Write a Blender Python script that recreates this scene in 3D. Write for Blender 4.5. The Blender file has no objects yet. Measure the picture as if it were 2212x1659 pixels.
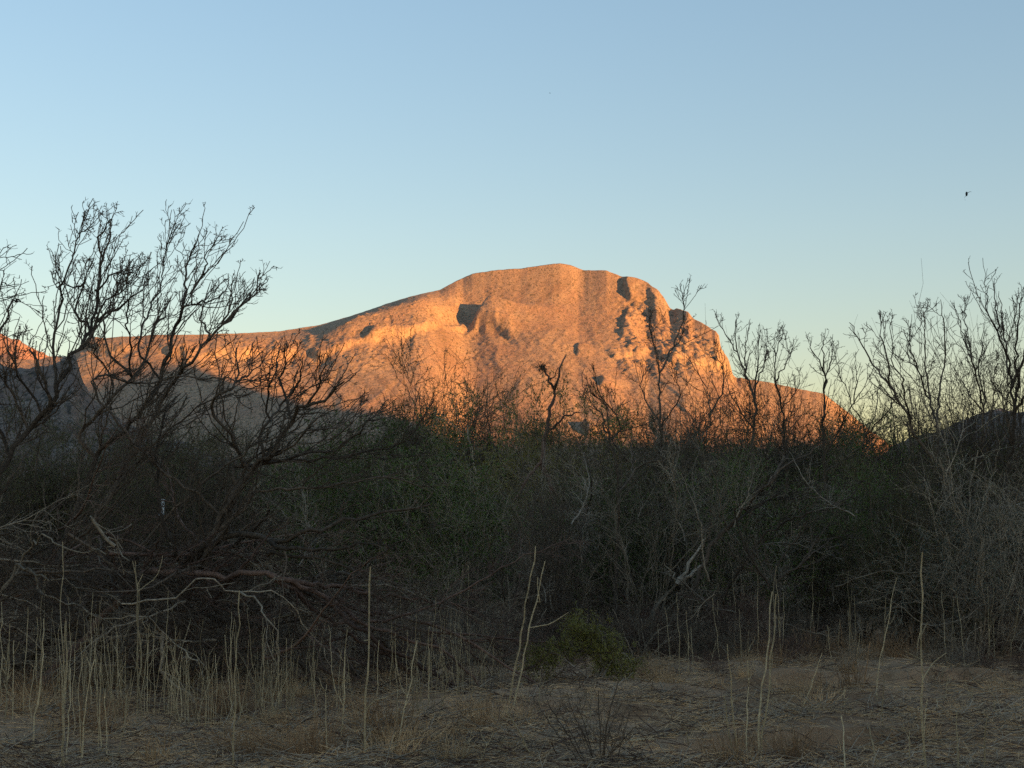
import bpy, math, random
import numpy as np
from mathutils import Vector

SC = bpy.context.scene
R = math.radians
# ------------------------------------------------------------------ camera
PITCH = R(6.02)
FPX, CX, CY = 3039.0, 1106.0, 829.5          # focal length and centre for a 2212 x 1659 picture
CAM_H = 1.6
cam_d = bpy.data.cameras.new('camera')
cam_d.sensor_width = 36.0
cam_d.lens = FPX / 2212 * 36
cam_d.clip_start, cam_d.clip_end = 0.1, 40000
cam = bpy.data.objects.new('camera', cam_d)
SC.collection.objects.link(cam)
cam.location = (0, 0, CAM_H)
cam.rotation_euler = (R(90) + PITCH, 0, 0)
SC.camera = cam

# ------------------------------------------------------------------ light
SUN_AZ, SUN_EL = R(50), R(5.5)               # azimuth: to the right of straight behind the camera
SUN = np.array([math.sin(SUN_AZ) * math.cos(SUN_EL), -math.cos(SUN_AZ) * math.cos(SUN_EL), math.sin(SUN_EL)])
sun_d = bpy.data.lights.new('sun', 'SUN')
sun_d.energy = 4.4
sun_d.angle = R(0.5)
sun_d.color = (1.0, 0.455, 0.128)
sun = bpy.data.objects.new('sun', sun_d)
SC.collection.objects.link(sun)
sun.rotation_euler = Vector(SUN).to_track_quat('Z', 'Y').to_euler()

world = bpy.data.worlds.new('World')
SC.world = world
world.use_nodes = True
wn, wl = world.node_tree.nodes, world.node_tree.links
wn.clear()
sky = wn.new('ShaderNodeTexSky')
sky.sky_type = 'NISHITA'
sky.sun_disc = False
sky.sun_elevation = SUN_EL
sky.sun_rotation = math.atan2(SUN[0], SUN[1])
sky.altitude = 600
sky.air_density, sky.dust_density, sky.ozone_density = 1.5, 0.5, 2.5
bg = wn.new('ShaderNodeBackground')
bg.inputs['Strength'].default_value = 0.129
wo = wn.new('ShaderNodeOutputWorld')
gam = wn.new('ShaderNodeGamma')
gam.inputs['Gamma'].default_value = 0.72
hsv = wn.new('ShaderNodeHueSaturation')
hsv.inputs['Saturation'].default_value = 1.18
wl.new(sky.outputs[0], gam.inputs[0])
wl.new(gam.outputs[0], hsv.inputs['Color'])
wb = wn.new('ShaderNodeMix')
wb.data_type, wb.blend_type = 'RGBA', 'MULTIPLY'
wb.inputs[0].default_value = 1.0
wb.inputs[7].default_value = (1.03, 0.965, 1.03, 1)
wl.new(hsv.outputs[0], wb.inputs[6])
wl.new(wb.outputs[2], bg.inputs[0])
wl.new(bg.outputs[0], wo.inputs[0])

SC.view_settings.view_transform = 'Standard'
SC.view_settings.look = 'None'
SC.view_settings.gamma = 1
SC.view_settings.use_curve_mapping = False
SC.view_settings.exposure = 1.74
SC.cycles.use_denoising = False
SC.cycles.max_bounces = 5
SC.cycles.diffuse_bounces = 4
SC.cycles.glossy_bounces = 1
SC.cycles.transmission_bounces = 1
SC.cycles.transparent_max_bounces = 4

# ------------------------------------------------------------------ helpers
rng = np.random.default_rng(11)
COL = SC.collection


def direction(px, py):
    """direction seen at a point of a 2212 x 1659 picture"""
    x, y = (px - CX) / FPX, (CY - py) / FPX
    return np.array([x, math.cos(PITCH) - math.sin(PITCH) * y, math.sin(PITCH) + math.cos(PITCH) * y])


def at(px, py, depth):
    d = direction(px, py)
    return np.array([0, 0, CAM_H]) + d * (depth / d[1])


def ground_at(px, py):
    d = direction(px, py)
    return np.array([0, 0, CAM_H]) + d * (CAM_H / -d[2])


def tans(px, py):
    d = direction(px, py)
    return d[0] / d[1], d[2] / d[1]


def sstep(a, b, x):
    t = np.clip((x - a) / (b - a), 0, 1)
    return t * t * (3 - 2 * t)


class Noise2:
    def __init__(self, seed):
        r = np.random.default_rng(seed)
        self.p = r.permutation(512)
        a = r.uniform(0, 2 * math.pi, 512)
        self.g = np.stack([np.cos(a), np.sin(a)], -1)

    def __call__(self, x, y):
        x, y = np.broadcast_arrays(np.asarray(x, float), np.asarray(y, float))
        xi, yi = np.floor(x).astype(int), np.floor(y).astype(int)
        xf, yf = x - xi, y - yi
        u = xf * xf * xf * (xf * (xf * 6 - 15) + 10)
        v = yf * yf * yf * (yf * (yf * 6 - 15) + 10)

        def gr(ix, iy, dx, dy):
            h = self.p[(self.p[ix & 511] + iy) & 511]
            return self.g[h, 0] * dx + self.g[h, 1] * dy
        n00, n10 = gr(xi, yi, xf, yf), gr(xi + 1, yi, xf - 1, yf)
        n01, n11 = gr(xi, yi + 1, xf, yf - 1), gr(xi + 1, yi + 1, xf - 1, yf - 1)
        return 1.5 * ((n00 * (1 - u) + n10 * u) * (1 - v) + (n01 * (1 - u) + n11 * u) * v)

    def fbm(self, x, y, octaves=4, gain=0.5):
        s, a, f = 0, 1, 1
        for k in range(octaves):
            s = s + a * self(x * f + 17.3 * k, y * f - 9.1 * k)
            a *= gain
            f *= 2.03
        return s

    def ridged(self, x, y, octaves=4, gain=0.5):
        s, a, f = 0, 1, 1
        for k in range(octaves):
            s = s + a * (1 - 2 * np.abs(self(x * f + 17.3 * k, y * f - 9.1 * k)))
            a *= gain
            f *= 2.03
        return s


N1, N2, N3 = Noise2(3), Noise2(5), Noise2(8)


def mesh_arrays(name, verts, faces, smooth=True, mats=None):
    """verts (n,3), faces (m,3 or 4)"""
    me = bpy.data.meshes.new(name)
    verts = np.ascontiguousarray(verts, dtype=np.float32)
    faces = np.ascontiguousarray(faces, dtype=np.int32)
    m, k = faces.shape
    me.vertices.add(len(verts))
    me.vertices.foreach_set('co', verts.ravel())
    me.loops.add(m * k)
    me.loops.foreach_set('vertex_index', faces.ravel())
    me.polygons.add(m)
    me.polygons.foreach_set('loop_start', np.arange(0, m * k, k, dtype=np.int32))
    if smooth:
        me.polygons.foreach_set('use_smooth', np.ones(m, dtype=bool))
    me.update(calc_edges=True)
    for mt in (mats or []):
        me.materials.append(mt)
    return me


def link(name, me, parent=None, loc=None):
    o = bpy.data.objects.new(name, me)
    COL.objects.link(o)
    if loc is not None:
        o.location = [float(c) for c in loc]
    if parent is not None:
        o.parent = parent
    return o


def tag(o, label=None, cat=None, group=None, kind=None):
    if label: o['label'] = label
    if cat: o['category'] = cat
    if group: o['group'] = group
    if kind: o['kind'] = kind
    return o


def grid_faces(nu, nv):
    i = np.arange(nu * nv).reshape(nu, nv)
    return np.stack([i[:-1, :-1], i[1:, :-1], i[1:, 1:], i[:-1, 1:]], -1).reshape(-1, 4)


def add_attr(me, name, values):
    a = me.attributes.new(name, 'FLOAT', 'POINT')
    a.data.foreach_set('value', np.ascontiguousarray(values, dtype=np.float32).ravel())


class NT:
    """small wrapper to write node materials"""
    def __init__(self, name):
        self.m = bpy.data.materials.new(name)
        self.m.use_nodes = True
        self.t = self.m.node_tree
        self.t.nodes.clear()
        self.out = self.t.nodes.new('ShaderNodeOutputMaterial')
        self.b = self.t.nodes.new('ShaderNodeBsdfPrincipled')
        self.t.links.new(self.b.outputs[0], self.out.inputs[0])
        self.b.inputs['Specular IOR Level'].default_value = 0.15
        self.b.inputs['Roughness'].default_value = 0.9

    def n(self, kind, **kw):
        nd = self.t.nodes.new(kind)
        for k, v in kw.items():
            setattr(nd, k, v)
        return nd

    def l(self, a, b):
        self.t.links.new(a, b)

    def coord(self, scale=(1, 1, 1), which='Object', rot=(0, 0, 0)):
        c = self.n('ShaderNodeTexCoord')
        mp = self.n('ShaderNodeMapping')
        mp.inputs['Scale'].default_value = scale
        mp.inputs['Rotation'].default_value = rot
        self.l(c.outputs[which], mp.inputs[0])
        return mp.outputs[0]

    def noise(self, vec, scale, detail=4, rough=0.55, dist=0.0):
        nd = self.n('ShaderNodeTexNoise')
        nd.inputs['Scale'].default_value = scale
        nd.inputs['Detail'].default_value = detail
        nd.inputs['Roughness'].default_value = rough
        nd.inputs['Distortion'].default_value = dist
        self.l(vec, nd.inputs['Vector'])
        return nd.outputs['Fac']

    def ramp(self, fac, stops):
        nd = self.n('ShaderNodeValToRGB')
        cr = nd.color_ramp
        while len(cr.elements) < len(stops):
            cr.elements.new(0.5)
        for e, (p, c) in zip(cr.elements, stops):
            e.position = p
            e.color = c if len(c) == 4 else (*c, 1)
        self.l(fac, nd.inputs[0])
        return nd.outputs[0]

    def mix(self, fac, a, b, mode='MIX'):
        nd = self.n('ShaderNodeMix', data_type='RGBA', blend_type=mode)
        for sock, v in ((nd.inputs[0], fac), (nd.inputs[6], a), (nd.inputs[7], b)):
            if hasattr(v, 'links'):
                self.l(v, sock)
            elif isinstance(v, tuple):
                sock.default_value = (*v, 1)
            else:
                sock.default_value = v
        return nd.outputs[2]

    def math(self, op, a, b=0.0, clamp=False):
        nd = self.n('ShaderNodeMath', operation=op, use_clamp=clamp)
        for sock, v in ((nd.inputs[0], a), (nd.inputs[1], b)):
            if hasattr(v, 'links'):
                self.l(v, sock)
            else:
                sock.default_value = v
        return nd.outputs[0]

    def attr(self, name):
        nd = self.n('ShaderNodeAttribute', attribute_name=name)
        return nd.outputs['Fac']

    def bump(self, h, strength, dist):
        nd = self.n('ShaderNodeBump')
        nd.inputs['Strength'].default_value = strength
        nd.inputs['Distance'].default_value = dist
        self.l(h, nd.inputs['Height'])
        self.l(nd.outputs[0], self.b.inputs['Normal'])

    def color(self, c):
        if hasattr(c, 'links'):
            self.l(c, self.b.inputs['Base Color'])
        else:
            self.b.inputs['Base Color'].default_value = (*c, 1)
        return self
# ------------------------------------------------------------------ mountain and hills
def rock_material(name, base, dark, pale, red, far=1.0):
    m = NT(name)
    co = m.coord((1, 0.38, 0.8))
    big = m.noise(co, 0.010 / far, 5, 0.6)
    mid = m.noise(co, 0.05 / far, 5, 0.65, 0.4)
    fine = m.noise(co, 0.42 / far, 5, 0.8)
    cs = m.coord((1.0, 0.30, 0.62), rot=(0, 0, 0.5))
    shrubs = m.noise(cs, 0.20 / far, 2, 0.55)
    dots = m.noise(cs, 0.40 / far, 1, 0.5)
    c = m.mix(m.ramp(big, [(0.35, (0, 0, 0)), (0.7, (1, 1, 1))]), base, red)
    c = m.mix(m.ramp(mid, [(0.45, (0, 0, 0)), (0.8, (0.6, 0.6, 0.6))]), c, pale)
    c = m.mix(m.math('MULTIPLY', m.attr('scree_shade'), 0.6), c, tuple(x * 0.58 for x in red))
    c = m.mix(m.attr('cliff'), c, pale)
    cov = m.math('MULTIPLY', m.ramp(shrubs, [(0.58, (0, 0, 0)), (0.63, (1, 1, 1))]),
                 m.math('SUBTRACT', 0.75, m.math('MULTIPLY', m.attr('cliff'), 0.5)))
    c = m.mix(cov, c, dark)
    c = m.mix(m.ramp(dots, [(0.55, (0, 0, 0)), (0.62, (0.6, 0.6, 0.6))]), c, dark)
    c = m.mix(1.0, c, m.ramp(fine, [(0.3, (0.62, 0.62, 0.62)), (0.7, (1.25, 1.25, 1.25))]), 'MULTIPLY')
    m.color(c)
    h = m.math('ADD', m.math('MULTIPLY', mid, 1.3), m.math('MULTIPLY', fine, 1.3))
    m.bump(h, 0.5, 1.1 * far)
    return m.m


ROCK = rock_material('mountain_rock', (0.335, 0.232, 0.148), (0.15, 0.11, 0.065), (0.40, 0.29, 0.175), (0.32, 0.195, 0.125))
ROCK_FAR = rock_material('far_rock', (0.38, 0.22, 0.15), (0.2, 0.13, 0.09), (0.45, 0.3, 0.2), (0.38, 0.19, 0.13), 2.0)
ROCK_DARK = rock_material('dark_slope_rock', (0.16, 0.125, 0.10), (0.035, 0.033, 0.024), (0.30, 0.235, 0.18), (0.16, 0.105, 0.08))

def win1(v, a, b, soft):
    return sstep(a - soft, a + soft, v) * (1 - sstep(b - soft, b + soft, v))


skyline = [(-420, 730), (-200, 742), (0, 768), (90, 772), (130, 766), (160, 760), (190, 738), (240, 731), (330, 725), (500, 721), (600, 716), (690, 702),
           (760, 682), (850, 651), (900, 637), (950, 626), (985, 607), (1020, 591), (1075, 583), (1125, 580), (1150, 576),
           (1185, 571), (1210, 569), (1230, 572), (1262, 584), (1285, 584), (1310, 584), (1345, 598), (1375, 608), (1400, 614),
           (1420, 631), (1436, 652), (1447, 668), (1455, 671), (1462, 666), (1470, 668), (1484, 674), (1500, 689), (1520, 699),
           (1545, 714), (1553, 724), (1557, 750), (1572, 775), (1580, 800), (1592, 815), (1640, 822), (1700, 834), (1780, 851),
           (1830, 889), (1880, 930), (1935, 968), (2000, 1010), (2100, 1050), (2300, 1085)]
sk = np.array([tans(*p) for p in skyline])
NU, NV = 800, 370
pxs = np.linspace(-420, 2120, NU)
az = np.array([tans(p, 800)[0] for p in pxs])
el = np.interp(az, sk[:, 0], sk[:, 1])
jag = 0.35 + 1.1 * (sstep(1395, 1440, pxs) - sstep(1600, 1660, pxs)) + 0.4 * sstep(1590, 1700, pxs)
el = el + (N1.fbm(pxs / 14.0, 0.3 + 0 * pxs, 3) * 1.6 * jag) / FPX
yc = np.interp(pxs, [-420, 100, 400, 700, 1000, 1250, 1400, 1480, 1575, 1600, 1800, 2120],
               [1950, 1930, 1960, 2170, 2420, 2420, 2340, 2200, 2080, 2060, 2000, 1950])
y0 = np.interp(pxs, [-420, 100, 700, 1250, 1600, 2120], [930, 920, 1000, 1080, 1080, 1200])
hc_true = el * yc + CAM_H
k_ = np.exp(-0.5 * (np.arange(-60, 61) / 22.0) ** 2)
hc = np.convolve(np.pad(hc_true, 60, mode='reflect', reflect_type='odd'), k_ / k_.sum(), mode='valid')
# vertical profile: apron, talus, cliff band, dome, rounded crest
S = np.concatenate([np.linspace(0, 0.30, 30, endpoint=False), np.linspace(0.30, 1.0, 310, endpoint=False), np.linspace(1.0, 1.5, 30)])
P_S = [0, .12, .25, .38, .5, .62, .72, .82, .9, .96, 1.0, 1.06, 1.15, 1.5]
P_dome = [0, .035, .095, .21, .335, .475, .595, .715, .825, .925, 1.0, 1.005, .93, .4]
P_left = [0, .07, .17, .285, .40, .54, .665, .81, .905, .955, 1.0, .995, .90, .3]
P_flank = [0, .07, .17, .29, .42, .56, .71, .880, .932, .971, 1.0, .995, .93, .4]
wl_ = 1 - sstep(600, 950, pxs)
wf = win1(pxs, 690, 965, 70)
prof = (np.interp(S, P_S, P_dome)[None] * (1 - wl_)[:, None] + np.interp(S, P_S, P_left)[None] * wl_[:, None])
prof = prof * (1 - wf)[:, None] + np.interp(S, P_S, P_flank)[None] * wf[:, None]
kern = np.exp(-0.5 * (np.arange(-14, 15) / 6.0) ** 2)
kern /= kern.sum()
sm = np.stack([np.convolve(np.pad(r, 14, mode='edge'), kern, mode='valid') for r in prof])
blend = 1 - np.exp(-((S - 1.0) / 0.02) ** 2)
prof = prof * (1 - blend)[None] + sm * blend[None]
Yg = y0[:, None] + (yc - y0)[:, None] * S[None]
Z = hc[:, None] * prof + (hc_true - hc)[:, None] * np.exp(-((S - 1.0) / np.where(S < 1, 0.10, 0.3)) ** 2)[None]
PX = np.broadcast_to(pxs[:, None], Z.shape)
SS = np.broadcast_to(S[None], Z.shape)
# picture height of the undisturbed surface, to place its features
ELV = (Z - CAM_H) / Yg
py_of = lambda e: CY - FPX * (e * math.cos(PITCH) - math.sin(PITCH)) / (math.cos(PITCH) + e * math.sin(PITCH))
PY = py_of(ELV)
inner = np.clip(1 - np.exp(-((SS - 1.0) / 0.05) ** 2), 0, 1) * sstep(0, 0.25, SS)
XW = az[:, None] * Yg


def win(v, a, b, soft):
    return sstep(a - soft, a + soft, v) * (1 - sstep(b - soft, b + soft, v))


bandy = np.interp(pxs, [-420, 180, 300, 420, 560, 690, 740, 800, 870, 940, 1000, 1050, 1100, 1150, 1250, 1350, 1450, 1560, 1700],
                  [760, 752, 756, 770, 762, 768, 752, 735, 722, 706, 705, 712, 725, 742, 757, 768, 778, 790, 830])
bandy = bandy + N2.fbm(pxs / 60, 0 * pxs + 4.4, 3) * 7
bd = (bandy[:, None] - PY)                              # > 0 above the cliff band
amp = 7 * (0.55 + 0.6 * N1.fbm(PX / 45, SS * 4, 3)) * (1 - 0.75 * win(PX, 1100, 1330, 40)) * (1 - sstep(1570, 1620, PX))
amp = np.clip(amp, 0, 20)
dz = amp * np.tanh(bd / 3.0) * np.exp(-(bd / 26.0) ** 2)
# erosion gullies running down the slope, fainter near the crest
warp = N3.fbm(XW / 160, SS * 6, 3) * 26
gul = N1.ridged((XW + warp) / 92 + SS * 1.6, SS * 1.7, 4, 0.55)
dz += inner * (gul - 0.6) * 2.6 * (0.35 + 0.65 * (1 - sstep(0.55, 0.95, SS)))
gul2 = N2.ridged((XW - warp) / 34 - SS * 3.0, SS * 4.5, 3, 0.5)
dz += inner * (gul2 - 0.6) * 0.4
rough = 0.30 + 1.9 * win(PX, 1345, 1585, 25) * (1 - sstep(760, 850, PY))
rough = rough + 0.9 * np.exp(-(bd / 22.0) ** 2) * np.clip(amp / 9, 0, 1.3)
small = N3.fbm(XW / 17, Yg / 23 + Z / 16, 4, 0.6)
dz += np.clip(inner, 0, 1) * small * 0.95 * rough
crag = N1.ridged(XW / 9.5 + 3, (Yg * 0.5 + Z) / 9.5, 3, 0.6)
dz += np.clip(inner, 0, 1) * (crag - 0.5) * 0.7 * rough
cr = N2.ridged(XW / 40 + Z / 90, Z / 55, 4, 0.6)
dz += inner * (cr - 0.4) * 5.5 * win(PX, 1355, 1585, 22) * (1 - sstep(745, 820, PY)) * 0.7


# buttresses: a rise of the slope with a steep left side that keeps its own hollow in the shade
def rib(px0, py_top, py_bot, height, tail, lean=0.0, soft=6.0, top_soft=9.0):
    edge = px0 + lean * (PY - 0.5 * (py_top + py_bot)) + N1.fbm(PY / 16, PX * 0 + px0, 2) * 4
    u = PX - edge
    h = sstep(-soft, soft, u) * np.exp(-(np.clip(u, 0, None) / tail) ** 2)
    return height * h * win(PY, py_top, py_bot, top_soft)


dz += rib(1034, 664, 714, 25, 90, -0.7, 11, 10)
dz += rib(798, 712, 736, 9, 60, -0.8, 10, 6)
dz += rib(1352, 604, 650, 11, 45, 0.15, 6, 9)
dz += rib(1348, 668, 730, 6, 40, -0.25, 5, 9)
dz += rib(1410, 628, 700, 6, 40, 0.2, 6, 10)
dz += rib(1296, 818, 838, 6, 40, 0.5, 5, 4)
dz += rib(1262, 915, 940, 10, 60, 0.3, 6, 6)
dz += rib(1246, 745, 768, 4, 30, 0.0, 2, 6)
out = np.clip(N3.fbm(PX / 15 + 9, PY / 6, 4) - 0.3, 0, None)
dz += inner * out * 3.2 * win(PY, 600, 800, 25) * (1 - win(PX, 1080, 1300, 40) * 0.7)
# the saddle left of the knob that lies in its shadow
dz -= 10 * np.exp(-((PX - 985) / 45) ** 2 - ((PY - 688) / 18) ** 2)
dz -= 5 * np.exp(-((PX - 762) / 40) ** 2 - ((PY - 724) / 9) ** 2)
Z2 = Z + dz
Z2 = np.where(SS <= 0, -3.0, Z2)
scree_shade = np.exp(-((PX - (962 + 0.25 * (PY - 740))) / (22 + 9 * N2.fbm(PX / 20, PY / 20, 2))) ** 2) * win(PY, 700, 800, 14)
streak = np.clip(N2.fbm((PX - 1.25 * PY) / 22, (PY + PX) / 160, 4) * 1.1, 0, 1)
scree_shade += streak * win(PX, 640, 1000, 60) * win(PY, 775, 880, 18) * 0.9
scree_shade += np.clip(N3.fbm((PX + 0.9 * PY) / 30, (PY - PX) / 170, 3), 0, 1) * win(PX, 1080, 1420, 50) * win(PY, 600, 720, 20) * 0.8
led = 800 + 0.19 * (PX - 1180) + 5 * N1.fbm(PX / 18, 0 * PX + 2.2, 3)  # dark rock ledge; its shadow is painted into the mask, not modelled
scree_shade += 1.3 * np.exp(-((PY - led) / 6.0) ** 2) * win(PX, 1175, 1300, 12) * sstep(-0.25, 0.25, N2.fbm(PX / 9, PY / 5, 3))
led2 = 893 + 0.10 * (PX - 1100) + 4 * N1.fbm(PX / 15, 0 * PX + 6.2, 3)  # lower dark ledge, shade likewise put into the colour
scree_shade += 1.1 * np.exp(-((PY - led2) / 5.0) ** 2) * win(PX, 1050, 1160, 12) * sstep(-0.25, 0.25, N2.fbm(PX / 9, PY / 5 + 9, 3))
scree_shade += 0.8 * np.clip(N2.fbm(PX / 30 + 4, PY / 14, 4) - 0.1, 0, 1) * win(PX, 1080, 1290, 30) * win(PY, 700, 930, 20)
cliffm = np.clip(np.exp(-((bd + 1) / 9.0) ** 2) * np.clip(amp / 10, 0, 1) * (0.4 + N3.fbm(PX / 12, PY / 9, 3)), 0, 1)
cliffm += np.clip(win(PX, 1460, 1580, 14) * win(PY, 735, 800, 10) * (0.3 + 0.8 * N3.fbm(PX / 16, PY / 8, 3)), 0, 1) * 0.9
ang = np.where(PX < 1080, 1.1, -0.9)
scree_shade += np.clip(N2.fbm((PX - ang * PY) / 11, (PY + PX) / 190 + 5, 4) - 0.12, 0, 1) * 0.9 * win(PY, 600, 930, 25)
V = np.stack([XW, Yg, Z2], -1).reshape(-1, 3)
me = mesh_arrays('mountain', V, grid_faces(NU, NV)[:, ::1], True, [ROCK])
add_attr(me, 'scree_shade', np.clip(scree_shade, 0, 1))
add_attr(me, 'cliff', np.clip(cliffm, 0, 1))
tag(link('mountain', me), 'orange sunlit desert mountain with a rounded summit and a rocky cliff at its right end', 'mountain', kind='structure')


def hill(name, pts, depth, front, back, mat, label, amp=4.0, scale=60, nu=220, nv=70, seed=1):
    pts = np.array([tans(*p) for p in pts])
    a = np.linspace(pts[0, 0], pts[-1, 0], nu)
    e = np.interp(a, pts[:, 0], pts[:, 1])
    s = np.concatenate([np.linspace(0, 1, nv), np.linspace(1, 2, nv // 2)[1:]])
    y = np.where(s[None] <= 1, depth - front + front * s[None], depth + (s[None] - 1) * back) + 0 * a[:, None]
    p = np.where(s <= 1, np.sin(np.clip(s, 0, 1) * math.pi / 2) ** 1.5, np.cos((s - 1) * math.pi / 2))
    z = (e * depth + CAM_H)[:, None] * p[None]
    x = a[:, None] * y
    n = Noise2(seed)
    keep = (1 - np.exp(-((s - 1) / 0.06) ** 2)) * np.clip(s / 0.2, 0, 1)
    z = z + keep[None] * amp * (n.ridged(x / scale, y / (scale * 2.2), 4) - 0.5) + keep[None] * amp * 0.25 * n.fbm(x / (scale / 5), y / (scale / 5), 3)
    z = np.where((s[None] <= 0) | (s[None] >= 2), -3, z)
    m = mesh_arrays(name, np.stack([x, y, z], -1).reshape(-1, 3), grid_faces(nu, len(s)), True, [mat])
    add_attr(m, 'scree_shade', np.clip(n.fbm(x / 40, y / 60, 3), 0, 1) * 0.6)
    add_attr(m, 'cliff', np.clip(n.fbm(x / 20, z / 6, 3) - 0.3, 0, 1))
    return tag(link(name, m), label, 'hill', kind='structure')


hill('far_hill', [(-700, 700), (-400, 690), (-150, 712), (-40, 732), (10, 741), (40, 750), (70, 764), (95, 775), (140, 800), (220, 850), (320, 930)],
     5200, 1500, 1500, ROCK_FAR, 'pinkish far hill behind the left end of the mountain', 22, 240, seed=21)
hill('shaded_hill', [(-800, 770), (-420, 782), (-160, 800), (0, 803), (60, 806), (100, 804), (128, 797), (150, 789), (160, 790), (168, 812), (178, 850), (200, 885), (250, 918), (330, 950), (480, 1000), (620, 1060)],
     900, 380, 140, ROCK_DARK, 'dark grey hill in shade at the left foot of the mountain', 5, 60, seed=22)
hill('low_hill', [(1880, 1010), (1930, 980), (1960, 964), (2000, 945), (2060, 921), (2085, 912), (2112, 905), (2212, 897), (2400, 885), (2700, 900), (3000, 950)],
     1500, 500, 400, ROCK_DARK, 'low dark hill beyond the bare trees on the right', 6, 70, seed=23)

# the ridge to the west, behind the viewer, whose shadow already lies over the brush
SUN_H = np.array([math.sin(SUN_AZ), -math.cos(SUN_AZ)])
SUN_W = np.array([math.cos(SUN_AZ), math.sin(SUN_AZ)])
RD = 2500.0


def ridge_need(px, py, depth):
    p = at(px, py, depth)
    return float(p[:2] @ SUN_W), float(p[2] + (RD - p[:2] @ SUN_H) * math.tan(SUN_EL))


def mountain_point(px, py):
    i = int(np.argmin(np.abs(pxs - px)))
    j = int(np.argmin(np.abs(PY[i][S < 1] - py)))
    return XW[i, j], Yg[i, j], Z2[i, j]


def ridge_m(px, py):
    p = np.array(mountain_point(px, py))
    return float(p[:2] @ SUN_W), float(p[2] + (RD - p[:2] @ SUN_H) * math.tan(SUN_EL))


kw = [-5000, -3000, -1500, -200, 500, 850, 937, 982, 1029, 1060, 1080, 1094, 1108, 1130, 1300, 1600, 3500]
kh = [250, 380, 500, 520, 530, 540, 552, 567, 584, 594, 592, 545, 480, 440, 425, 410, 60]
rw = np.unique(np.concatenate([np.linspace(-5000, 4500, 380), np.linspace(800, 1400, 120)]))
rh = np.interp(rw, kw, kh)
rt = np.linspace(-1100, 1100, 81)
rp = np.cos(np.clip(rt / 1100, -1, 1) * math.pi / 2) ** 1.3
rz = rh[:, None] * rp[None]
rz = rz + (1 - np.exp(-(rt / 140) ** 2))[None] * 30 * (N1.ridged(rw[:, None] / 300, rt[None] / 500, 4) - 0.6) - 4
rz[:, 0] = rz[:, -1] = -5
rv = SUN_H[None, None] * (RD + rt)[None, :, None] + SUN_W[None, None] * rw[:, None, None]
m_ = mesh_arrays('western_ridge', np.concatenate([rv, rz[..., None]], -1).reshape(-1, 3), grid_faces(len(rw), 81), True, [ROCK_DARK])
add_attr(m_, 'scree_shade', np.zeros(len(rw) * 81))
add_attr(m_, 'cliff', np.zeros(len(rw) * 81))
tag(link('western_ridge', m_), 'long desert ridge that shades the brush', 'ridge', kind='structure')
# ------------------------------------------------------------------ ground
def axis(lo, hi, step, end_lo, end_hi, grow):
    core = list(np.arange(lo, hi, step))
    up, s = [], step
    x = core[-1]
    while x < end_hi:
        s *= grow
        x += s
        up.append(x)
    dn, s = [], step
    x = core[0]
    while x > end_lo:
        s *= grow
        x -= s
        dn.append(x)
    return np.array(dn[::-1] + core + up)


def ground_z(x, y):
    x, y = np.asarray(x, float), np.asarray(y, float)
    near = 1 - sstep(60, 120, np.hypot(x, y))
    z = near * (0.10 * N1.fbm(x / 3.1, y / 3.1, 3) + 0.035 * N2.fbm(x / 0.8, y / 0.8, 3) + 0.012 * N3.fbm(x / 0.2, y / 0.2, 3))
    # two low eroded banks facing the viewer on the right
    for (xa, xb, yb, hgt, ph) in ((1.3, 3.0, 10.9, 0.13, 0.0), (2.6, 5.4, 15.2, 0.14, 3.0), (-0.3, 1.4, 12.9, 0.06, 7.0)):
        line = yb + 0.35 * N1.fbm(x / 0.9, ph + 0 * x, 3)
        z = z + hgt * sstep(-0.07, 0.07, y - line) * np.exp(-np.clip(y - line, 0, None) / 1.6) * win1(x, xa, xb, 0.35)
        z = z - 0.05 * np.exp(-((y - line + 0.16) / 0.16) ** 2) * win1(x, xa, xb, 0.35)
    return z


def soil_material():
    m = NT('dry_soil')
    co = m.coord()
    a = m.noise(co, 0.55, 5, 0.6, 0.3)
    b = m.noise(co, 3.5, 5, 0.65)
    st = m.noise(m.coord((26, 70, 26), rot=(0, 0, 0.2)), 1.0, 3, 0.6, 0.6)
    st2 = m.noise(m.coord((80, 22, 26), rot=(0, 0, -0.5)), 1.0, 3, 0.6, 0.6)
    c = m.mix(m.ramp(a, [(0.36, (0, 0, 0)), (0.64, (1, 1, 1))]), (0.22, 0.115, 0.055), (0.52, 0.32, 0.18))
    c = m.mix(m.ramp(b, [(0.35, (0, 0, 0)), (0.75, (0.7, 0.7, 0.7))]), c, (0.20, 0.12, 0.065))
    c = m.mix(m.ramp(m.math('MAXIMUM', st, st2), [(0.60, (0, 0, 0)), (0.72, (0.8, 0.8, 0.8))]), c, (0.42, 0.31, 0.19))
    m.color(c)
    m.bump(m.math('ADD', m.math('MULTIPLY', b, 0.6), m.math('MAXIMUM', st, st2)), 0.7, 0.03)
    return m.m


gx = axis(-9, 9, 0.07, -9000, 9000, 1.09)
gy = axis(7.5, 24, 0.07, -9000, 9000, 1.09)
GX, GY = np.meshgrid(gx, gy, indexing='ij')
gz = ground_z(GX, GY)
SOIL = soil_material()
gme = mesh_arrays('ground', np.stack([GX, GY, gz], -1).reshape(-1, 3), grid_faces(len(gx), len(gy)), True, [SOIL])
tag(link('ground', gme), 'bare brown desert ground strewn with straw and twigs', 'ground', kind='structure')


def gz1(x, y):
    return float(ground_z(np.array([x]), np.array([y]))[0])


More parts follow.
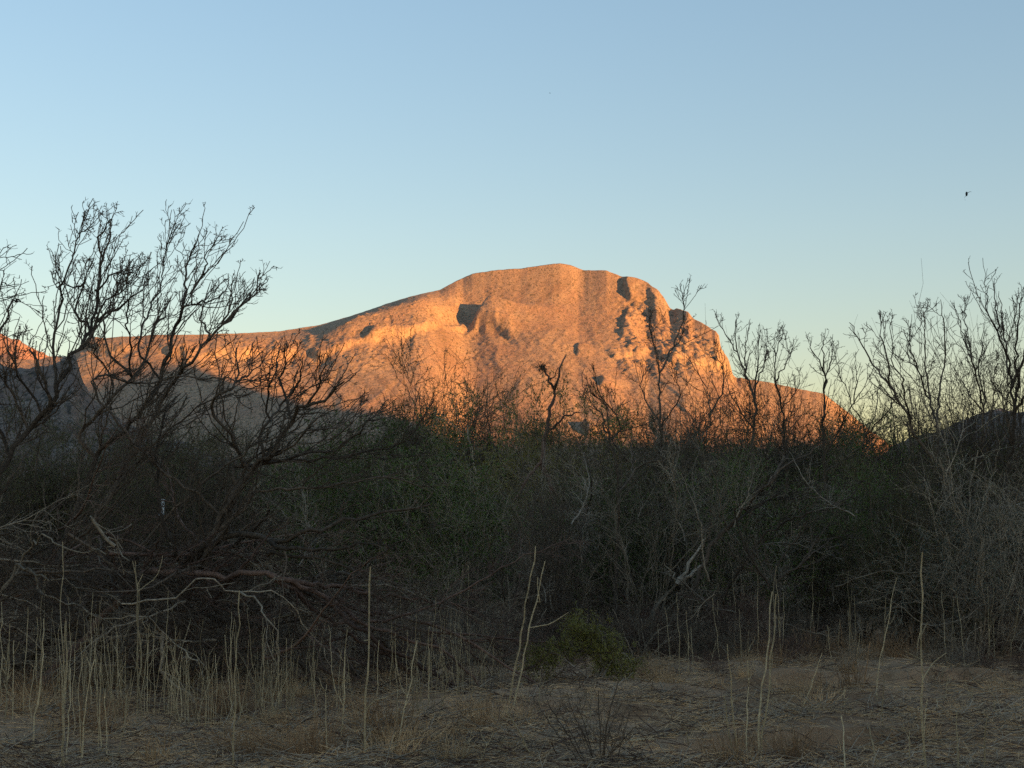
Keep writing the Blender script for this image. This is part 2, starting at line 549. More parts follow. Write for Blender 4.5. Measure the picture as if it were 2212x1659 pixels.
# ------------------------------------------------------------------ wood and leaf materials
def bark(name, dark, light, scale=30.0, rough=0.9, var=0.4):
    m = NT(name)
    info = m.n('ShaderNodeObjectInfo')
    n = m.noise(m.coord(), scale, 4, 0.65)
    n2 = m.noise(m.coord(), scale * 0.06, 2, 0.5)
    c = m.mix(m.ramp(n, [(0.3, (0, 0, 0)), (0.72, (1, 1, 1))]), dark, light)
    c = m.mix(1.0, c, m.ramp(n2, [(0.3, (0.7, 0.7, 0.7)), (0.7, (1.3, 1.25, 1.2))]), 'MULTIPLY')
    v = m.math('ADD', 1 - var / 2, m.math('MULTIPLY', info.outputs['Random'], var))
    hs = m.n('ShaderNodeHueSaturation')
    m.l(v, hs.inputs['Value'])
    m.l(c, hs.inputs['Color'])
    m.color(hs.outputs[0])
    m.bump(n, 0.8, 0.25 / scale)
    m.b.inputs['Roughness'].default_value = rough
    return m.m


BARK_DARK = bark('dark_mesquite_bark', (0.050, 0.036, 0.025), (0.165, 0.122, 0.086), var=0.8)
BARK_GREY = bark('grey_twig_bark', (0.13, 0.10, 0.07), (0.39, 0.31, 0.215), var=0.9)
BARK_PALE = bark('weathered_pale_wood', (0.20, 0.165, 0.125), (0.46, 0.39, 0.30), 14)
BARK_RED = bark('reddish_dead_wood', (0.085, 0.050, 0.036), (0.20, 0.125, 0.09), var=0.6)
STALK = bark('dry_stalk_skin', (0.32, 0.235, 0.125), (0.60, 0.48, 0.29), 24, var=0.7)
STALK_O = bark('orange_stalk_skin', (0.20, 0.115, 0.055), (0.40, 0.245, 0.13), 24)
STRAW = bark('straw', (0.33, 0.195, 0.095), (0.82, 0.56, 0.30), 9)


def leaf_material(name, a, b):
    m = NT(name)
    n = m.noise(m.coord(), 1.6, 3, 0.6)
    n2 = m.noise(m.coord(), 24, 2, 0.6)
    info = m.n('ShaderNodeObjectInfo')
    c = m.mix(m.ramp(n, [(0.35, (0, 0, 0)), (0.65, (1, 1, 1))]), a, b)
    c = m.mix(1.0, c, m.ramp(n2, [(0.3, (0.65, 0.65, 0.65)), (0.7, (1.35, 1.35, 1.3))]), 'MULTIPLY')
    hs = m.n('ShaderNodeHueSaturation')
    m.l(m.math('ADD', 0.8, m.math('MULTIPLY', info.outputs['Random'], 0.4)), hs.inputs['Value'])
    m.l(c, hs.inputs['Color'])
    m.color(hs.outputs[0])
    m.b.inputs['Roughness'].default_value = 0.65
    return m.m


LEAF_OLIVE = leaf_material('olive_leaf', (0.062, 0.070, 0.021), (0.118, 0.118, 0.038))
LEAF_GREEN = leaf_material('green_leaf', (0.060, 0.100, 0.016), (0.105, 0.145, 0.028))
LEAF_YELLOW = leaf_material('yellow_green_leaf', (0.18, 0.162, 0.034), (0.27, 0.235, 0.055))
LEAF_BLUE = leaf_material('blue_green_leaf', (0.030, 0.050, 0.040), (0.055, 0.080, 0.062))


# ------------------------------------------------------------------ growing branches
def perp(d):
    ref = np.where(np.abs(d[..., 2:3]) < 0.85, np.array([0.0, 0.0, 1.0]), np.array([1.0, 0.0, 0.0]))
    u = np.cross(d, ref)
    u /= np.linalg.norm(u, axis=-1, keepdims=True) + 1e-9
    return u, np.cross(d, u)


def unit(v):
    return v / (np.linalg.norm(v, axis=-1, keepdims=True) + 1e-9)


class Grow:
    def __init__(self, seed):
        self.r = np.random.default_rng(seed)

    def extend(self, starts, dirs, lens, r0, r1, nseg, wander=0.2, up=0.0, zig=0.25, bias=None):
        """grow one branch from each start; returns points (N, nseg+1, 3) and radii (N, nseg+1)"""
        r = self.r
        n = len(starts)
        pts = np.empty((n, nseg + 1, 3))
        pts[:, 0] = starts
        d = unit(np.asarray(dirs, float).copy())
        u, v = perp(d)
        ang = r.uniform(0, 2 * math.pi, (n, 1))
        side = u * np.cos(ang) + v * np.sin(ang)
        for k in range(nseg):
            d = d + r.normal(0, wander, (n, 3)) + np.array([0, 0, up])
            if bias is not None:
                d = d + bias
            d = unit(d)
            dd = unit(d + side * (zig if k % 2 else -zig) * r.uniform(0.3, 1.3, (n, 1)))
            step = (lens / nseg * r.uniform(0.75, 1.25, n))[:, None]
            pts[:, k + 1] = pts[:, k] + dd * step
        t = np.linspace(0, 1, nseg + 1)[None]
        rad = np.asarray(r0).reshape(-1, 1) * (1 - t) + np.asarray(r1).reshape(-1, 1) * t
        return pts, np.broadcast_to(rad, (n, nseg + 1)).copy()

    def spawn(self, pts, rad, per, t0, t1, ang0, ang1):
        """starts, directions and parent radius for `per` children along each branch"""
        r = self.r
        n, s = pts.shape[0], pts.shape[1] - 1
        idx = np.repeat(np.arange(n), per)
        t = r.uniform(t0, t1, len(idx)) * s
        k = np.minimum(t.astype(int), s - 1)
        f = (t - k)[:, None]
        p = pts[idx, k] * (1 - f) + pts[idx, k + 1] * f
        tan = unit(pts[idx, k + 1] - pts[idx, k])
        u, v = perp(tan)
        a = r.uniform(0, 2 * math.pi, (len(idx), 1))
        side = u * np.cos(a) + v * np.sin(a)
        th = np.radians(r.uniform(ang0, ang1, (len(idx), 1)))
        d = tan * np.cos(th) + side * np.sin(th)
        rr = rad[idx, k] * (1 - f[:, 0]) + rad[idx, k + 1] * f[:, 0]
        return p, d, rr, (t / s)


def tubes(sets):
    """sets: list of (pts (N,S,3), rad (N,S), sides) -> verts, quads"""
    V, F, base = [], [], 0
    for pts, rad, K in sets:
        if len(pts) == 0:
            continue
        n, s = pts.shape[:2]
        tan = np.empty_like(pts)
        tan[:, 1:-1] = pts[:, 2:] - pts[:, :-2]
        tan[:, 0] = pts[:, 1] - pts[:, 0]
        tan[:, -1] = pts[:, -1] - pts[:, -2]
        tan = unit(tan)
        ref = unit(pts[:, -1] - pts[:, 0] + 1e-6)
        ref = np.where(np.abs(ref[:, 2:3]) < 0.8, np.array([0.0, 0.0, 1.0]), np.array([0.9, 0.43, 0.0]))
        u = unit(np.cross(tan, ref[:, None]))
        v = np.cross(tan, u)
        a = np.arange(K) / K * 2 * math.pi
        ring = pts[:, :, None] + (u[:, :, None] * np.cos(a)[None, None, :, None] + v[:, :, None] * np.sin(a)[None, None, :, None]) * rad[:, :, None, None]
        V.append(ring.reshape(-1, 3))
        ids = base + np.arange(n * s * K).reshape(n, s, K)
        nx = np.roll(ids, -1, axis=2)
        q = np.stack([ids[:, :-1], nx[:, :-1], nx[:, 1:], ids[:, 1:]], -1)
        F.append(q.reshape(-1, 4))
        base += n * s * K
    return np.concatenate(V), np.concatenate(F)


def tube_mesh(name, sets, mat):
    v, f = tubes(sets)
    return mesh_arrays(name, v, f, True, [mat])


def leaves_mesh(name, pts, dirs, length, width, mat, r, curl=0.5):
    """leaf-sized diamonds, each bent along its middle"""
    n = len(pts)
    d = unit(dirs + r.normal(0, curl, (n, 3)))
    u, v = perp(d)
    a = r.uniform(0, 2 * math.pi, (n, 1))
    w = u * np.cos(a) + v * np.sin(a)
    nrm = np.cross(d, w)
    L = (length * r.uniform(0.6, 1.4, n))[:, None]
    W = (width * r.uniform(0.6, 1.4, n))[:, None]
    A = pts
    B = pts + d * L * 0.5 + w * W * 0.5 + nrm * W * 0.2
    C = pts + d * L
    D = pts + d * L * 0.5 - w * W * 0.5 + nrm * W * 0.2
    V = np.stack([A, B, C, D], 1).reshape(-1, 3)
    i = np.arange(n)[:, None] * 4
    F = np.concatenate([i + np.array([[0, 1, 2]]), i + np.array([[0, 2, 3]])], 0)
    return mesh_arrays(name, V, F, False, [mat])


def along(pts, n, r, t0=0.1):
    """n random points on a set of branches, with their direction"""
    i = r.integers(0, len(pts), n)
    s = pts.shape[1] - 1
    t = r.uniform(t0, 1, n) * s
    k = np.minimum(t.astype(int), s - 1)
    f = (t - k)[:, None]
    return pts[i, k] * (1 - f) + pts[i, k + 1] * f, unit(pts[i, k + 1] - pts[i, k])


def resample(poly, n):
    poly = np.asarray(poly, float)
    # Catmull-Rom through the knots, then even spacing
    P = np.vstack([2 * poly[0] - poly[1], poly, 2 * poly[-1] - poly[-2]])
    out = []
    for i in range(1, len(P) - 2):
        t = np.linspace(0, 1, 12, endpoint=False)[:, None]
        a, b, c, d = P[i - 1], P[i], P[i + 1], P[i + 2]
        out.append(0.5 * (2 * b + (c - a) * t + (2 * a - 5 * b + 4 * c - d) * t ** 2 + (3 * b - a - 3 * c + d) * t ** 3))
    out = np.vstack(out + [poly[-1:]])
    s = np.concatenate([[0], np.cumsum(np.linalg.norm(np.diff(out, axis=0), axis=1))])
    q = np.linspace(0, s[-1], n)
    return np.stack([np.interp(q, s, out[:, k]) for k in range(out.shape[1])], -1)


def empty(name, loc):
    o = bpy.data.objects.new(name, None)
    COL.objects.link(o)
    o.location = [float(c) for c in loc]
    o.empty_display_size = 0.3
    return o


def copy_tree(o, parent=None):
    c = o.copy()
    COL.objects.link(c)
    c.parent = parent
    for ch in list(o.children):
        copy_tree(ch, c)
    return c
# ------------------------------------------------------------------ trees drawn limb by limb
def z1(*p): return [(0.3472 * x, 411 + 0.3472 * y) for x, y in p]
def z2(*p): return [(548.6 + 0.496 * x, 521.2 + 0.496 * y) for x, y in p]
def z3(*p): return [(1426.4 + 0.3551 * x, 576 + 0.3551 * y) for x, y in p]
def z4(*p): return [(0.3551 * x, 1070 + 0.3551 * y) for x, y in p]
def z5(*p): return [(713 + 0.3551 * x, 1070 + 0.3551 * y) for x, y in p]
def z6(*p): return [(1444 + 0.3551 * x, 1070 + 0.3551 * y) for x, y in p]


def limb_points(g, poly, depth, sway=0.5, jit=0.016, n=None, known=None):
    """a limb through picture points, meandering in depth as it rises"""
    poly = list(poly)
    w = np.cumsum(g.r.normal(0, sway / max(2, len(poly) - 1) ** 0.5, len(poly)))
    head = None
    if known:                                  # start on the limb it springs from
        K = np.vstack(known)
        kx, kz = K[:, 0] / K[:, 1], (K[:, 2] - CAM_H) / K[:, 1]
        tx, tz = tans(*poly[0])
        dist = np.hypot(kx - tx, kz - tz) * FPX
        j = int(np.argmin(dist))
        if dist[j] > 14:                       # hidden lower part: come up from the stem below
            want = tz - 0.9 * np.abs(kx - tx) - 20 / FPX
            j = int(np.argmin(np.abs(kz - want) + 0.6 * np.abs(kx - tx)))
        depth, head = K[j][1], K[j]
        w = w - w[0]
    d = depth + w
    P = np.array([at(px, py, dd) for (px, py), dd in zip(poly, d)])
    if head is not None:
        gap = np.linalg.norm(P[0] - head)
        P = np.vstack([head[None], P[1:]]) if gap < 0.12 else np.vstack([head[None], head[None] * 0.45 + P[:1] * 0.55 - [[0, 0, 0.08 * gap]], P])
    length = np.linalg.norm(np.diff(P, axis=0), axis=1).sum()
    n = n or int(np.clip(length / 0.11, 8, 44))
    Q = resample(P, n)
    Q[1:-1] += g.r.normal(0, jit, (n - 2, 3))
    return Q, length


def wood_crown(g, limbs, levels, up, bias=None, zig=0.32):
    """branch out from the limbs; levels: (per metre, len0, len1, radius ratio, tip radius, sides, segments, wander)"""
    cur = [(q[None], r[None]) for q, r, _ in limbs]
    lens = [l for _, _, l in limbs]
    out = []
    for li, (dens, l0, l1, rr, tip, sides, segs, wander) in enumerate(levels):
        S, D, RR, T, PL = [], [], [], [], []
        if li == 0:
            for (q, r), ln in zip(cur, lens):
                p, d, r0, t = g.spawn(q, r, max(2, int(dens * ln)), 0.12, 0.97, 14, 44)
                S.append(p); D.append(d); RR.append(r0); T.append(t); PL.append(np.full(len(t), ln))
        else:
            for q, r in cur:
                mean = np.linalg.norm(np.diff(q, axis=1), axis=2).sum(1).mean()
                p, d, r0, t = g.spawn(q, r, max(1, int(round(dens * mean))), 0.12, 1.0, 25, 65)
                S.append(p); D.append(d); RR.append(r0); T.append(t); PL.append(np.repeat(np.linalg.norm(np.diff(q, axis=1), axis=2).sum(1), len(t) // len(q)))
        S, D, RR, T, PL = (np.concatenate(v_) for v_ in (S, D, RR, T, PL))
        L = g.r.uniform(l0, l1, len(S)) * (1.08 - 0.8 * T)
        L = np.minimum(L, (1 - T) * PL * (1.0 if li == 0 else 0.8) + (0.10 if li == 0 else 0.06))
        r0 = np.clip(RR * rr * g.r.uniform(0.7, 1.1, len(S)), tip, None)
        pts, rad = g.extend(S, D, L, r0, np.minimum(r0, tip), segs, wander, up, zig, bias)
        out.append((pts, rad, sides))
        cur = [(pts, rad)]
    return out


def spurs(g, sets, n, length, r0):
    """the short knobs and thorns along mesquite twigs"""
    S, D = [], []
    tot = sum(len(p) for p, _, _ in sets)
    for pts, rad, _ in sets:
        m = int(n * len(pts) / tot)
        p, d = along(pts, m, g.r, 0.05)
        u, v = perp(d)
        a = g.r.uniform(0, 2 * math.pi, (m, 1))
        S.append(p); D.append(u * np.cos(a) + v * np.sin(a) + 0.4 * d)
    S, D = np.concatenate(S), np.concatenate(D)
    return [g.extend(S, D, g.r.uniform(0.4, 1.6, len(S)) * length, r0 * g.r.uniform(0.6, 1.3, len(S)), np.full(len(S), r0 * 0.35), 1, 0, 0, 0) + (3,)]


def traced_tree(name, cat, label, base, limbs, depth, seed, mat, levels, up=0.05, bias=None, spur=0, spur_len=0.03, sway=0.5,
                leaves=None, trunk_n=1, group=None, zig=0.2, ground=True):
    """limbs: list of (picture points, base radius, tip radius); the first trunk_n are named trunk"""
    g = Grow(seed)
    b = np.array(at(base[0], base[1], depth))
    b[2] = gz1(b[0], b[1]) if ground else 0
    root = tag(empty(name, b), label, cat, group)
    data = []
    for i, (poly, r0, r1, *own) in enumerate(limbs):
        q, ln = limb_points(g, poly, depth, sway, known=[x[0] for x in data])
        if i < trunk_n and ground:
            q = np.vstack([q[0] * 0 + b - [0, 0, 0.08], q[:1] * 0.5 + b * 0.5, q]) if q[0][2] - b[2] > 0.25 else q
        t = np.linspace(0, 1, len(q))
        rad = 0.62 * r0 * (1 - t) ** 0.9 + 0.75 * r1
        rad = rad * (1 + g.r.normal(0, 0.07, len(q)))
        data.append((q, rad, ln))
        me = tube_mesh(name + '_wood', [(q[None] - b, rad[None], 7)], own[0] if own else mat)
        link('trunk' if i < trunk_n else 'limb', me, root)
    crown = wood_crown(g, data, levels, up, bias, zig)
    sets = list(crown)
    if spur:
        sets += spurs(g, crown + [(q[None], r[None], 3) for q, r, _ in data], spur, spur_len, 0.0045)
    sets = [(p - b, r, k) for p, r, k in sets]
    tag(link('twigs', tube_mesh(name + '_twigs', sets, mat), root), kind='stuff')
    if leaves:
        n, L, W, lm = leaves
        P, D = [], []
        for p, r, k in crown[1:]:
            a_, d_ = along(p, int(n / max(1, len(crown) - 1)), g.r)
            P.append(a_); D.append(d_)
        tag(link('leaves', leaves_mesh(name + '_leaves', np.concatenate(P) - b, np.concatenate(D) + [0, 0, -0.3], L, W, lm, g.r), root), kind='stuff')
    return root


DEP = 15.0
LV_MESQ = [(8.0, 0.4, 1.4, 0.5, 0.004, 5, 8, 0.07), (5.5, 0.12, 0.42, 0.6, 0.003, 4, 5, 0.18), (5.5, 0.04, 0.20, 0.6, 0.0018, 3, 3, 0.25)]
lean = np.array([0.05, 0.0, 0.05])
traced_tree('mesquite_tree', 'tree', 'bare leaning mesquite at the far left whose twisted twigs reach tallest against the sky', (-150, 1430), [
    ([(-100, 1290), (-30, 1110)] + z1((60, 1650), (180, 1480), (330, 1300), (480, 1000), (560, 880), (600, 720), (612, 600), (640, 430), (605, 350), (622, 280), (690, 180)), 0.055, 0.008),
    (z1((340, 1280), (330, 1000), (340, 880), (390, 700), (392, 590), (440, 440), (460, 350), (520, 210), (525, 130)), 0.022, 0.005),
    (z1((480, 1000), (600, 830), (700, 760), (800, 690), (860, 640), (900, 560)), 0.026, 0.006),
    (z1((565, 860), (480, 760), (500, 600), (520, 550), (580, 440)), 0.018, 0.007),
    (z1((640, 440), (680, 300), (705, 160)), 0.012, 0.005),
    (z1((510, 560), (480, 610), (410, 585), (350, 605)), 0.012, 0.007),
    (z1((610, 620), (650, 580), (740, 520), (760, 500)), 0.012, 0.008),
    (z1((640, 720), (700, 640), (750, 580), (740, 560)), 0.012, 0.006),
    (z1((180, 1480), (60, 1240), (30, 1120), (0, 1040)), 0.02, 0.007),
    (z1((250, 1400), (170, 1240), (100, 1130), (50, 960), (55, 850)), 0.018, 0.005),
    (z1((310, 1310), (260, 1130), (185, 1000), (180, 990)), 0.02, 0.012),
    (z1((60, 1640), (0, 1500), (-80, 1350), (-120, 1150)), 0.025, 0.007),
], DEP, 101, BARK_DARK, LV_MESQ, 0.07, lean, 1500, 0.035)

traced_tree('mesquite_tree', 'tree', 'bare mesquite leaning right with a thin wand of a branch beside three spiky tops', (60, 1400), [
    ([(105, 1270), (160, 1110)] + z1((600, 1650), (760, 1500), (900, 1350), (1000, 1180), (1050, 1000), (1080, 870), (1140, 740), (1150, 600), (1150, 500), (1200, 380), (1240, 270)), 0.06, 0.008),
    ([(170, 1230), (225, 1090)] + z1((830, 1650), (930, 1450), (1060, 1210), (1180, 1060), (1290, 920), (1400, 820), (1500, 710), (1580, 640), (1602, 540), (1620, 500)), 0.05, 0.008),
    (z1((860, 980), (920, 760), (1000, 590), (1010, 480), (1050, 300), (1080, 200), (1080, 120)), 0.018, 0.005),
    (z1((1140, 750), (1180, 690), (1240, 560), (1270, 500), (1280, 430), (1350, 290)), 0.017, 0.005),
    (z1((500, 1500), (700, 1280), (850, 1130), (930, 960), (1000, 700)), 0.032, 0.009),
    (z1((930, 960), (1000, 800), (1050, 700)), 0.014, 0.008),
    (z1((820, 1130), (800, 880), (790, 740), (870, 480)), 0.016, 0.005),
    (z1((1290, 920), (1250, 760), (1310, 570)), 0.014, 0.006),
    (z1((1180, 700), (1300, 690), (1420, 630)), 0.014, 0.006),
    (z1((1400, 820), (1430, 700), (1455, 560)), 0.013, 0.005),
    (z1((1330, 870), (1470, 760), (1560, 640)), 0.014, 0.006),
    (z1((660, 960), (660, 800), (720, 620), (745, 570)), 0.016, 0.007),
    (z1((700, 1180), (640, 1050), (560, 960), (545, 800)), 0.014, 0.005),
], DEP + 0.7, 102, BARK_DARK, LV_MESQ, 0.07, lean, 1700, 0.035)

traced_tree('mesquite_tree', 'tree', 'low sprawling bare mesquite reaching right across the orange slope', (370, 1400), [
    ([(410, 1270), (480, 1110), (545, 1010)] + z1((1700, 1640), (1790, 1450), (1890, 1350), (2000, 1310), (2080, 1250), (2140, 1190)), 0.055, 0.010),
    (z1((1500, 1660), (1420, 1500), (1310, 1350), (1400, 1250), (1480, 1190), (1475, 1060), (1470, 980)), 0.03, 0.007),
    (z1((1790, 1450), (1750, 1180), (1770, 1060), (1770, 960)), 0.02, 0.006),
    (z1((1600, 1560), (1700, 1400), (1760, 1330), (1850, 1200), (1880, 1040)), 0.022, 0.007),
    (z1((1890, 1370), (1960, 1250), (2020, 1100)), 0.016, 0.006),
    (z1((560, 1180), (900, 1190), (1240, 1160), (1480, 1185), (1760, 1180)), 0.018, 0.007),
    (z1((1480, 1190), (1560, 1130), (1640, 1050)), 0.013, 0.006),
    (z1((1650, 1330), (1700, 1150), (1735, 1020)), 0.013, 0.006),
    ([(500, 1010), (560, 1000), (640, 985), (740, 960), (800, 905), (828, 880)], 0.026, 0.006),
    ([(560, 1010), (660, 940), (730, 920), (790, 885)], 0.018, 0.006),
    ([(600, 1020), (760, 985), (850, 962), (905, 955)], 0.018, 0.006),
    ([(560, 1060), (720, 1050), (850, 1030), (935, 1065)], 0.022, 0.006),
    ([(410, 1270), (360, 1150), (340, 1010), (350, 900), (390, 850)], 0.028, 0.008),
    ([(120, 1260), (230, 1090), (300, 985), (400, 900), (470, 860), (540, 850)], 0.03, 0.007),
    ([(300, 1180), (420, 1060), (520, 985), (610, 940), (680, 930)], 0.022, 0.006),
], DEP - 0.5, 103, BARK_DARK, LV_MESQ, 0.05, np.array([0.06, 0, 0.03]), 1600, 0.035)

traced_tree('mesquite_tree', 'tree', 'bare mesquite cut by the left edge with drooping pods on its lone branch', (-260, 1420), [
    ([(-150, 1250), (-120, 1000), (-70, 830)] + z1((0, 870), (60, 750), (90, 690), (130, 690)), 0.04, 0.007),
    ([(-90, 900), (-60, 720), (-20, 640)] + z1((0, 600), (40, 580)), 0.02, 0.005),
    ([(-120, 980), (-60, 800), (-20, 600), (-2, 545), (0, 538)], 0.02, 0.008),
], DEP - 0.4, 104, BARK_DARK, LV_MESQ[:2] + [(6.0, 0.10, 0.3, 0.5, 0.0018, 3, 3, 0.2)], 0.0, None, 200, 0.03)

# --------------------------------------------------------------- right-hand and middle trees
LV_R = [(5.0, 0.4, 1.3, 0.5, 0.005, 4, 7, 0.09), (5.5, 0.15, 0.55, 0.6, 0.004, 3, 5, 0.18), (4.5, 0.06, 0.28, 0.7, 0.003, 3, 3, 0.22)]
traced_tree('mesquite_tree', 'tree', 'bare tree with a V of limbs curving up from a leaning trunk, right side', (2010, 1390), [
    (z3((1800, 1500), (1800, 1320), (1600, 1100), (1490, 880), (1380, 700), (1290, 590), (1200, 440), (1150, 340)), 0.05, 0.008),
    (z3((1690, 1180), (1680, 960), (1620, 780), (1540, 540), (1480, 380)), 0.03, 0.007),
    (z3((1680, 950), (1700, 750), (1740, 500), (1705, 200)), 0.026, 0.006),
    (z3((1400, 720), (1380, 560), (1340, 400), (1345, 330)), 0.02, 0.006),
    (z3((1520, 930), (1470, 700), (1410, 560), (1400, 340)), 0.018, 0.006),
    (z3((1640, 820), (1610, 600), (1610, 320), (1625, 250)), 0.018, 0.006),
    (z3((1570, 620), (1500, 520), (1530, 290)), 0.014, 0.005),
], 23.0, 111, BARK_DARK, LV_R, 0.11, None, 500, 0.035)
traced_tree('mesquite_tree', 'tree', 'tallest bare tree at the right edge with two dense upright tops', (2160, 1395), [
    (z3((2080, 1500), (2120, 1200), (2150, 1000), (2130, 640), (2060, 400), (2030, 90)), 0.045, 0.007),
    (z3((2150, 980), (2170, 700), (2180, 350), (2200, 140)), 0.035, 0.006),
    (z3((2130, 640), (2090, 420), (2060, 150)), 0.02, 0.006),
    (z3((2060, 400), (1990, 260), (1990, 130)), 0.016, 0.005),
    (z3((2150, 720), (2230, 480), (2260, 240), (2290, 100)), 0.03, 0.006),
    (z3((2160, 900), (2300, 620), (2340, 330)), 0.03, 0.006),
], 22.0, 112, BARK_DARK, LV_R, 0.11, None, 500, 0.035)
traced_tree('mesquite_tree', 'tree', 'slim bare tree standing just left of the tallest right-edge tree', (1980, 1385), [
    (z3((2000, 1500), (1960, 1150), (1960, 850), (1900, 600), (1865, 380), (1850, 200)), 0.035, 0.006),
    (z3((1960, 850), (1940, 640), (1960, 420), (1975, 320)), 0.02, 0.005),
    (z3((1900, 600), (1850, 450), (1790, 260)), 0.018, 0.005),
    (z3((1960, 900), (1870, 760), (1820, 640)), 0.018, 0.005),
    (z3((1980, 1100), (2030, 800), (2040, 560)), 0.018, 0.005),
], 24.0, 113, BARK_DARK, LV_R, 0.11, None, 400, 0.035)
traced_tree('mesquite_tree', 'tree', 'bare tree with a bushy round top right beside the cliff end', (1615, 1380), [
    (z3((560, 1250), (560, 1050), (580, 850), (500, 600), (440, 480), (370, 380), (340, 280)), 0.045, 0.006),
    (z3((580, 850), (590, 600), (600, 430), (605, 350)), 0.025, 0.006),
    (z3((510, 640), (520, 480), (540, 360)), 0.018, 0.005),
    (z3((585, 720), (640, 560), (650, 420)), 0.018, 0.005),
    (z3((470, 540), (450, 400), (460, 320)), 0.014, 0.005),
    (z3((560, 1000), (430, 780), (390, 640)), 0.02, 0.005),
], 26.0, 114, BARK_DARK, [(5.0, 0.35, 1.0, 0.55, 0.005, 4, 6, 0.09), (4.6, 0.15, 0.5, 0.6, 0.004, 3, 4, 0.18), (4.5, 0.06, 0.28, 0.7, 0.003, 3, 3, 0.22)], 0.11, None, 300, 0.035)
traced_tree('mesquite_tree', 'tree', 'narrow bare tree with one forked top between the round-topped trees', (1700, 1380), [
    (z3((770, 1250), (745, 900), (710, 700), (700, 560), (740, 420), (760, 350)), 0.035, 0.006),
    (z3((710, 700), (760, 600), (800, 520), (835, 480)), 0.018, 0.005),
    (z3((700, 560), (690, 470), (700, 400)), 0.014, 0.005),
    (z3((745, 880), (830, 740), (850, 650)), 0.016, 0.005),
], 27.0, 115, BARK_DARK, LV_R, 0.11, None, 300, 0.035)
traced_tree('mesquite_tree', 'tree', 'bare tree with two spread tops above the right shoulder of the mountain', (1790, 1380), [
    (z3((1000, 1250), (990, 1000), (1000, 750), (980, 600), (920, 500), (912, 460)), 0.04, 0.006),
    (z3((1000, 740), (1040, 560), (1050, 410)), 0.022, 0.005),
    (z3((985, 640), (990, 520), (990, 420)), 0.016, 0.005),
    (z3((1080, 1000), (1180, 820), (1250, 720), (1290, 640)), 0.022, 0.005),
    (z3((1250, 1030), (1150, 800), (1090, 620), (1060, 500)), 0.02, 0.005),
    (z3((1180, 820), (1190, 690), (1190, 560)), 0.014, 0.005),
    (z3((1250, 1050), (1310, 880), (1330, 740)), 0.018, 0.005),
    (z3((1260, 1050), (1380, 880), (1430, 760)), 0.018, 0.005),
], 26.0, 116, BARK_DARK, [(5.0, 0.35, 1.0, 0.55, 0.005, 4, 6, 0.09), (4.6, 0.15, 0.5, 0.6, 0.004, 3, 4, 0.18), (4.5, 0.06, 0.28, 0.7, 0.003, 3, 3, 0.22)], 0.11, None, 300, 0.035)
traced_tree('mesquite_tree', 'tree', 'bare forked tree in front of the mountain cliffs with a single whip above its top', (1430, 1390), [
    (z2((1790, 1300), (1780, 1000), (1770, 800), (1760, 560), (1740, 450), (1722, 340), (1720, 280)), 0.045, 0.007),
    (z2((1765, 570), (1830, 450), (1870, 340), (1872, 260), (1870, 190)), 0.025, 0.005),
    (z2((1830, 450), (1880, 400), (1900, 360)), 0.012, 0.004),
    (z2((1770, 800), (1690, 660), (1700, 540)), 0.022, 0.005),
    (z2((1770, 820), (1850, 680), (1840, 560)), 0.02, 0.005),
    (z2((1960, 860), (1990, 740), (1960, 620), (1890, 510)), 0.026, 0.006),
    (z2((1990, 740), (2050, 600), (2000, 460)), 0.02, 0.005),
    (z2((1560, 860), (1520, 700), (1430, 640), (1440, 550)), 0.02, 0.006),
    (z2((1600, 800), (1500, 650), (1490, 560)), 0.018, 0.005),
], 24.0, 117, BARK_DARK, LV_R, 0.11, None, 500, 0.035)

traced_tree('mesquite_tree', 'tree', 'dark mesquite in the thicket leaning far right below the cliff end', (1470, 1395), [
    ([(1490, 1300), (1530, 1190), (1571, 1140), (1656, 1045), (1756, 970), (1830, 940)], 0.05, 0.008),
    ([(1625, 1190), (1690, 1130), (1740, 1110), (1810, 1090), (1850, 1060)], 0.026, 0.008),
    ([(1571, 1140), (1640, 1090), (1700, 1075), (1760, 1065)], 0.02, 0.007),
    ([(1656, 1045), (1690, 990), (1683, 975)], 0.022, 0.015),
], 19.2, 118, BARK_DARK, LV_R, 0.04, np.array([0.03, 0, 0.02]), 200, 0.03)
traced_tree('mesquite_tree', 'tree', 'near vertical dark trunk in the thicket between the snag and the pale broken trunk', (1330, 1395), [
    ([(1330, 1330), (1334, 1180), (1336, 1080), (1326, 980), (1300, 900), (1260, 850)], 0.036, 0.006),
    ([(1336, 1060), (1380, 1010), (1450, 985), (1500, 950)], 0.022, 0.006),
    ([(1250, 1180), (1270, 1100), (1280, 1040), (1262, 980)], 0.016, 0.006),
], 19.4, 119, BARK_DARK, LV_R, 0.05, None, 200, 0.03)
traced_tree('mesquite_tree', 'tree', 'grey leafless mesquite with crooked pale limbs just right of the pale broken trunk', (1690, 1390), [
    ([(1680, 1320), (1676, 1224), (1716, 1170), (1751, 1114)], 0.02, 0.008),
    ([(1676, 1260), (1740, 1210), (1800, 1165), (1860, 1150)], 0.018, 0.006),
    ([(1680, 1300), (1620, 1200), (1590, 1120), (1600, 1060)], 0.02, 0.006),
], 18.6, 120, BARK_DARK, LV_R, 0.04, None, 150, 0.03)

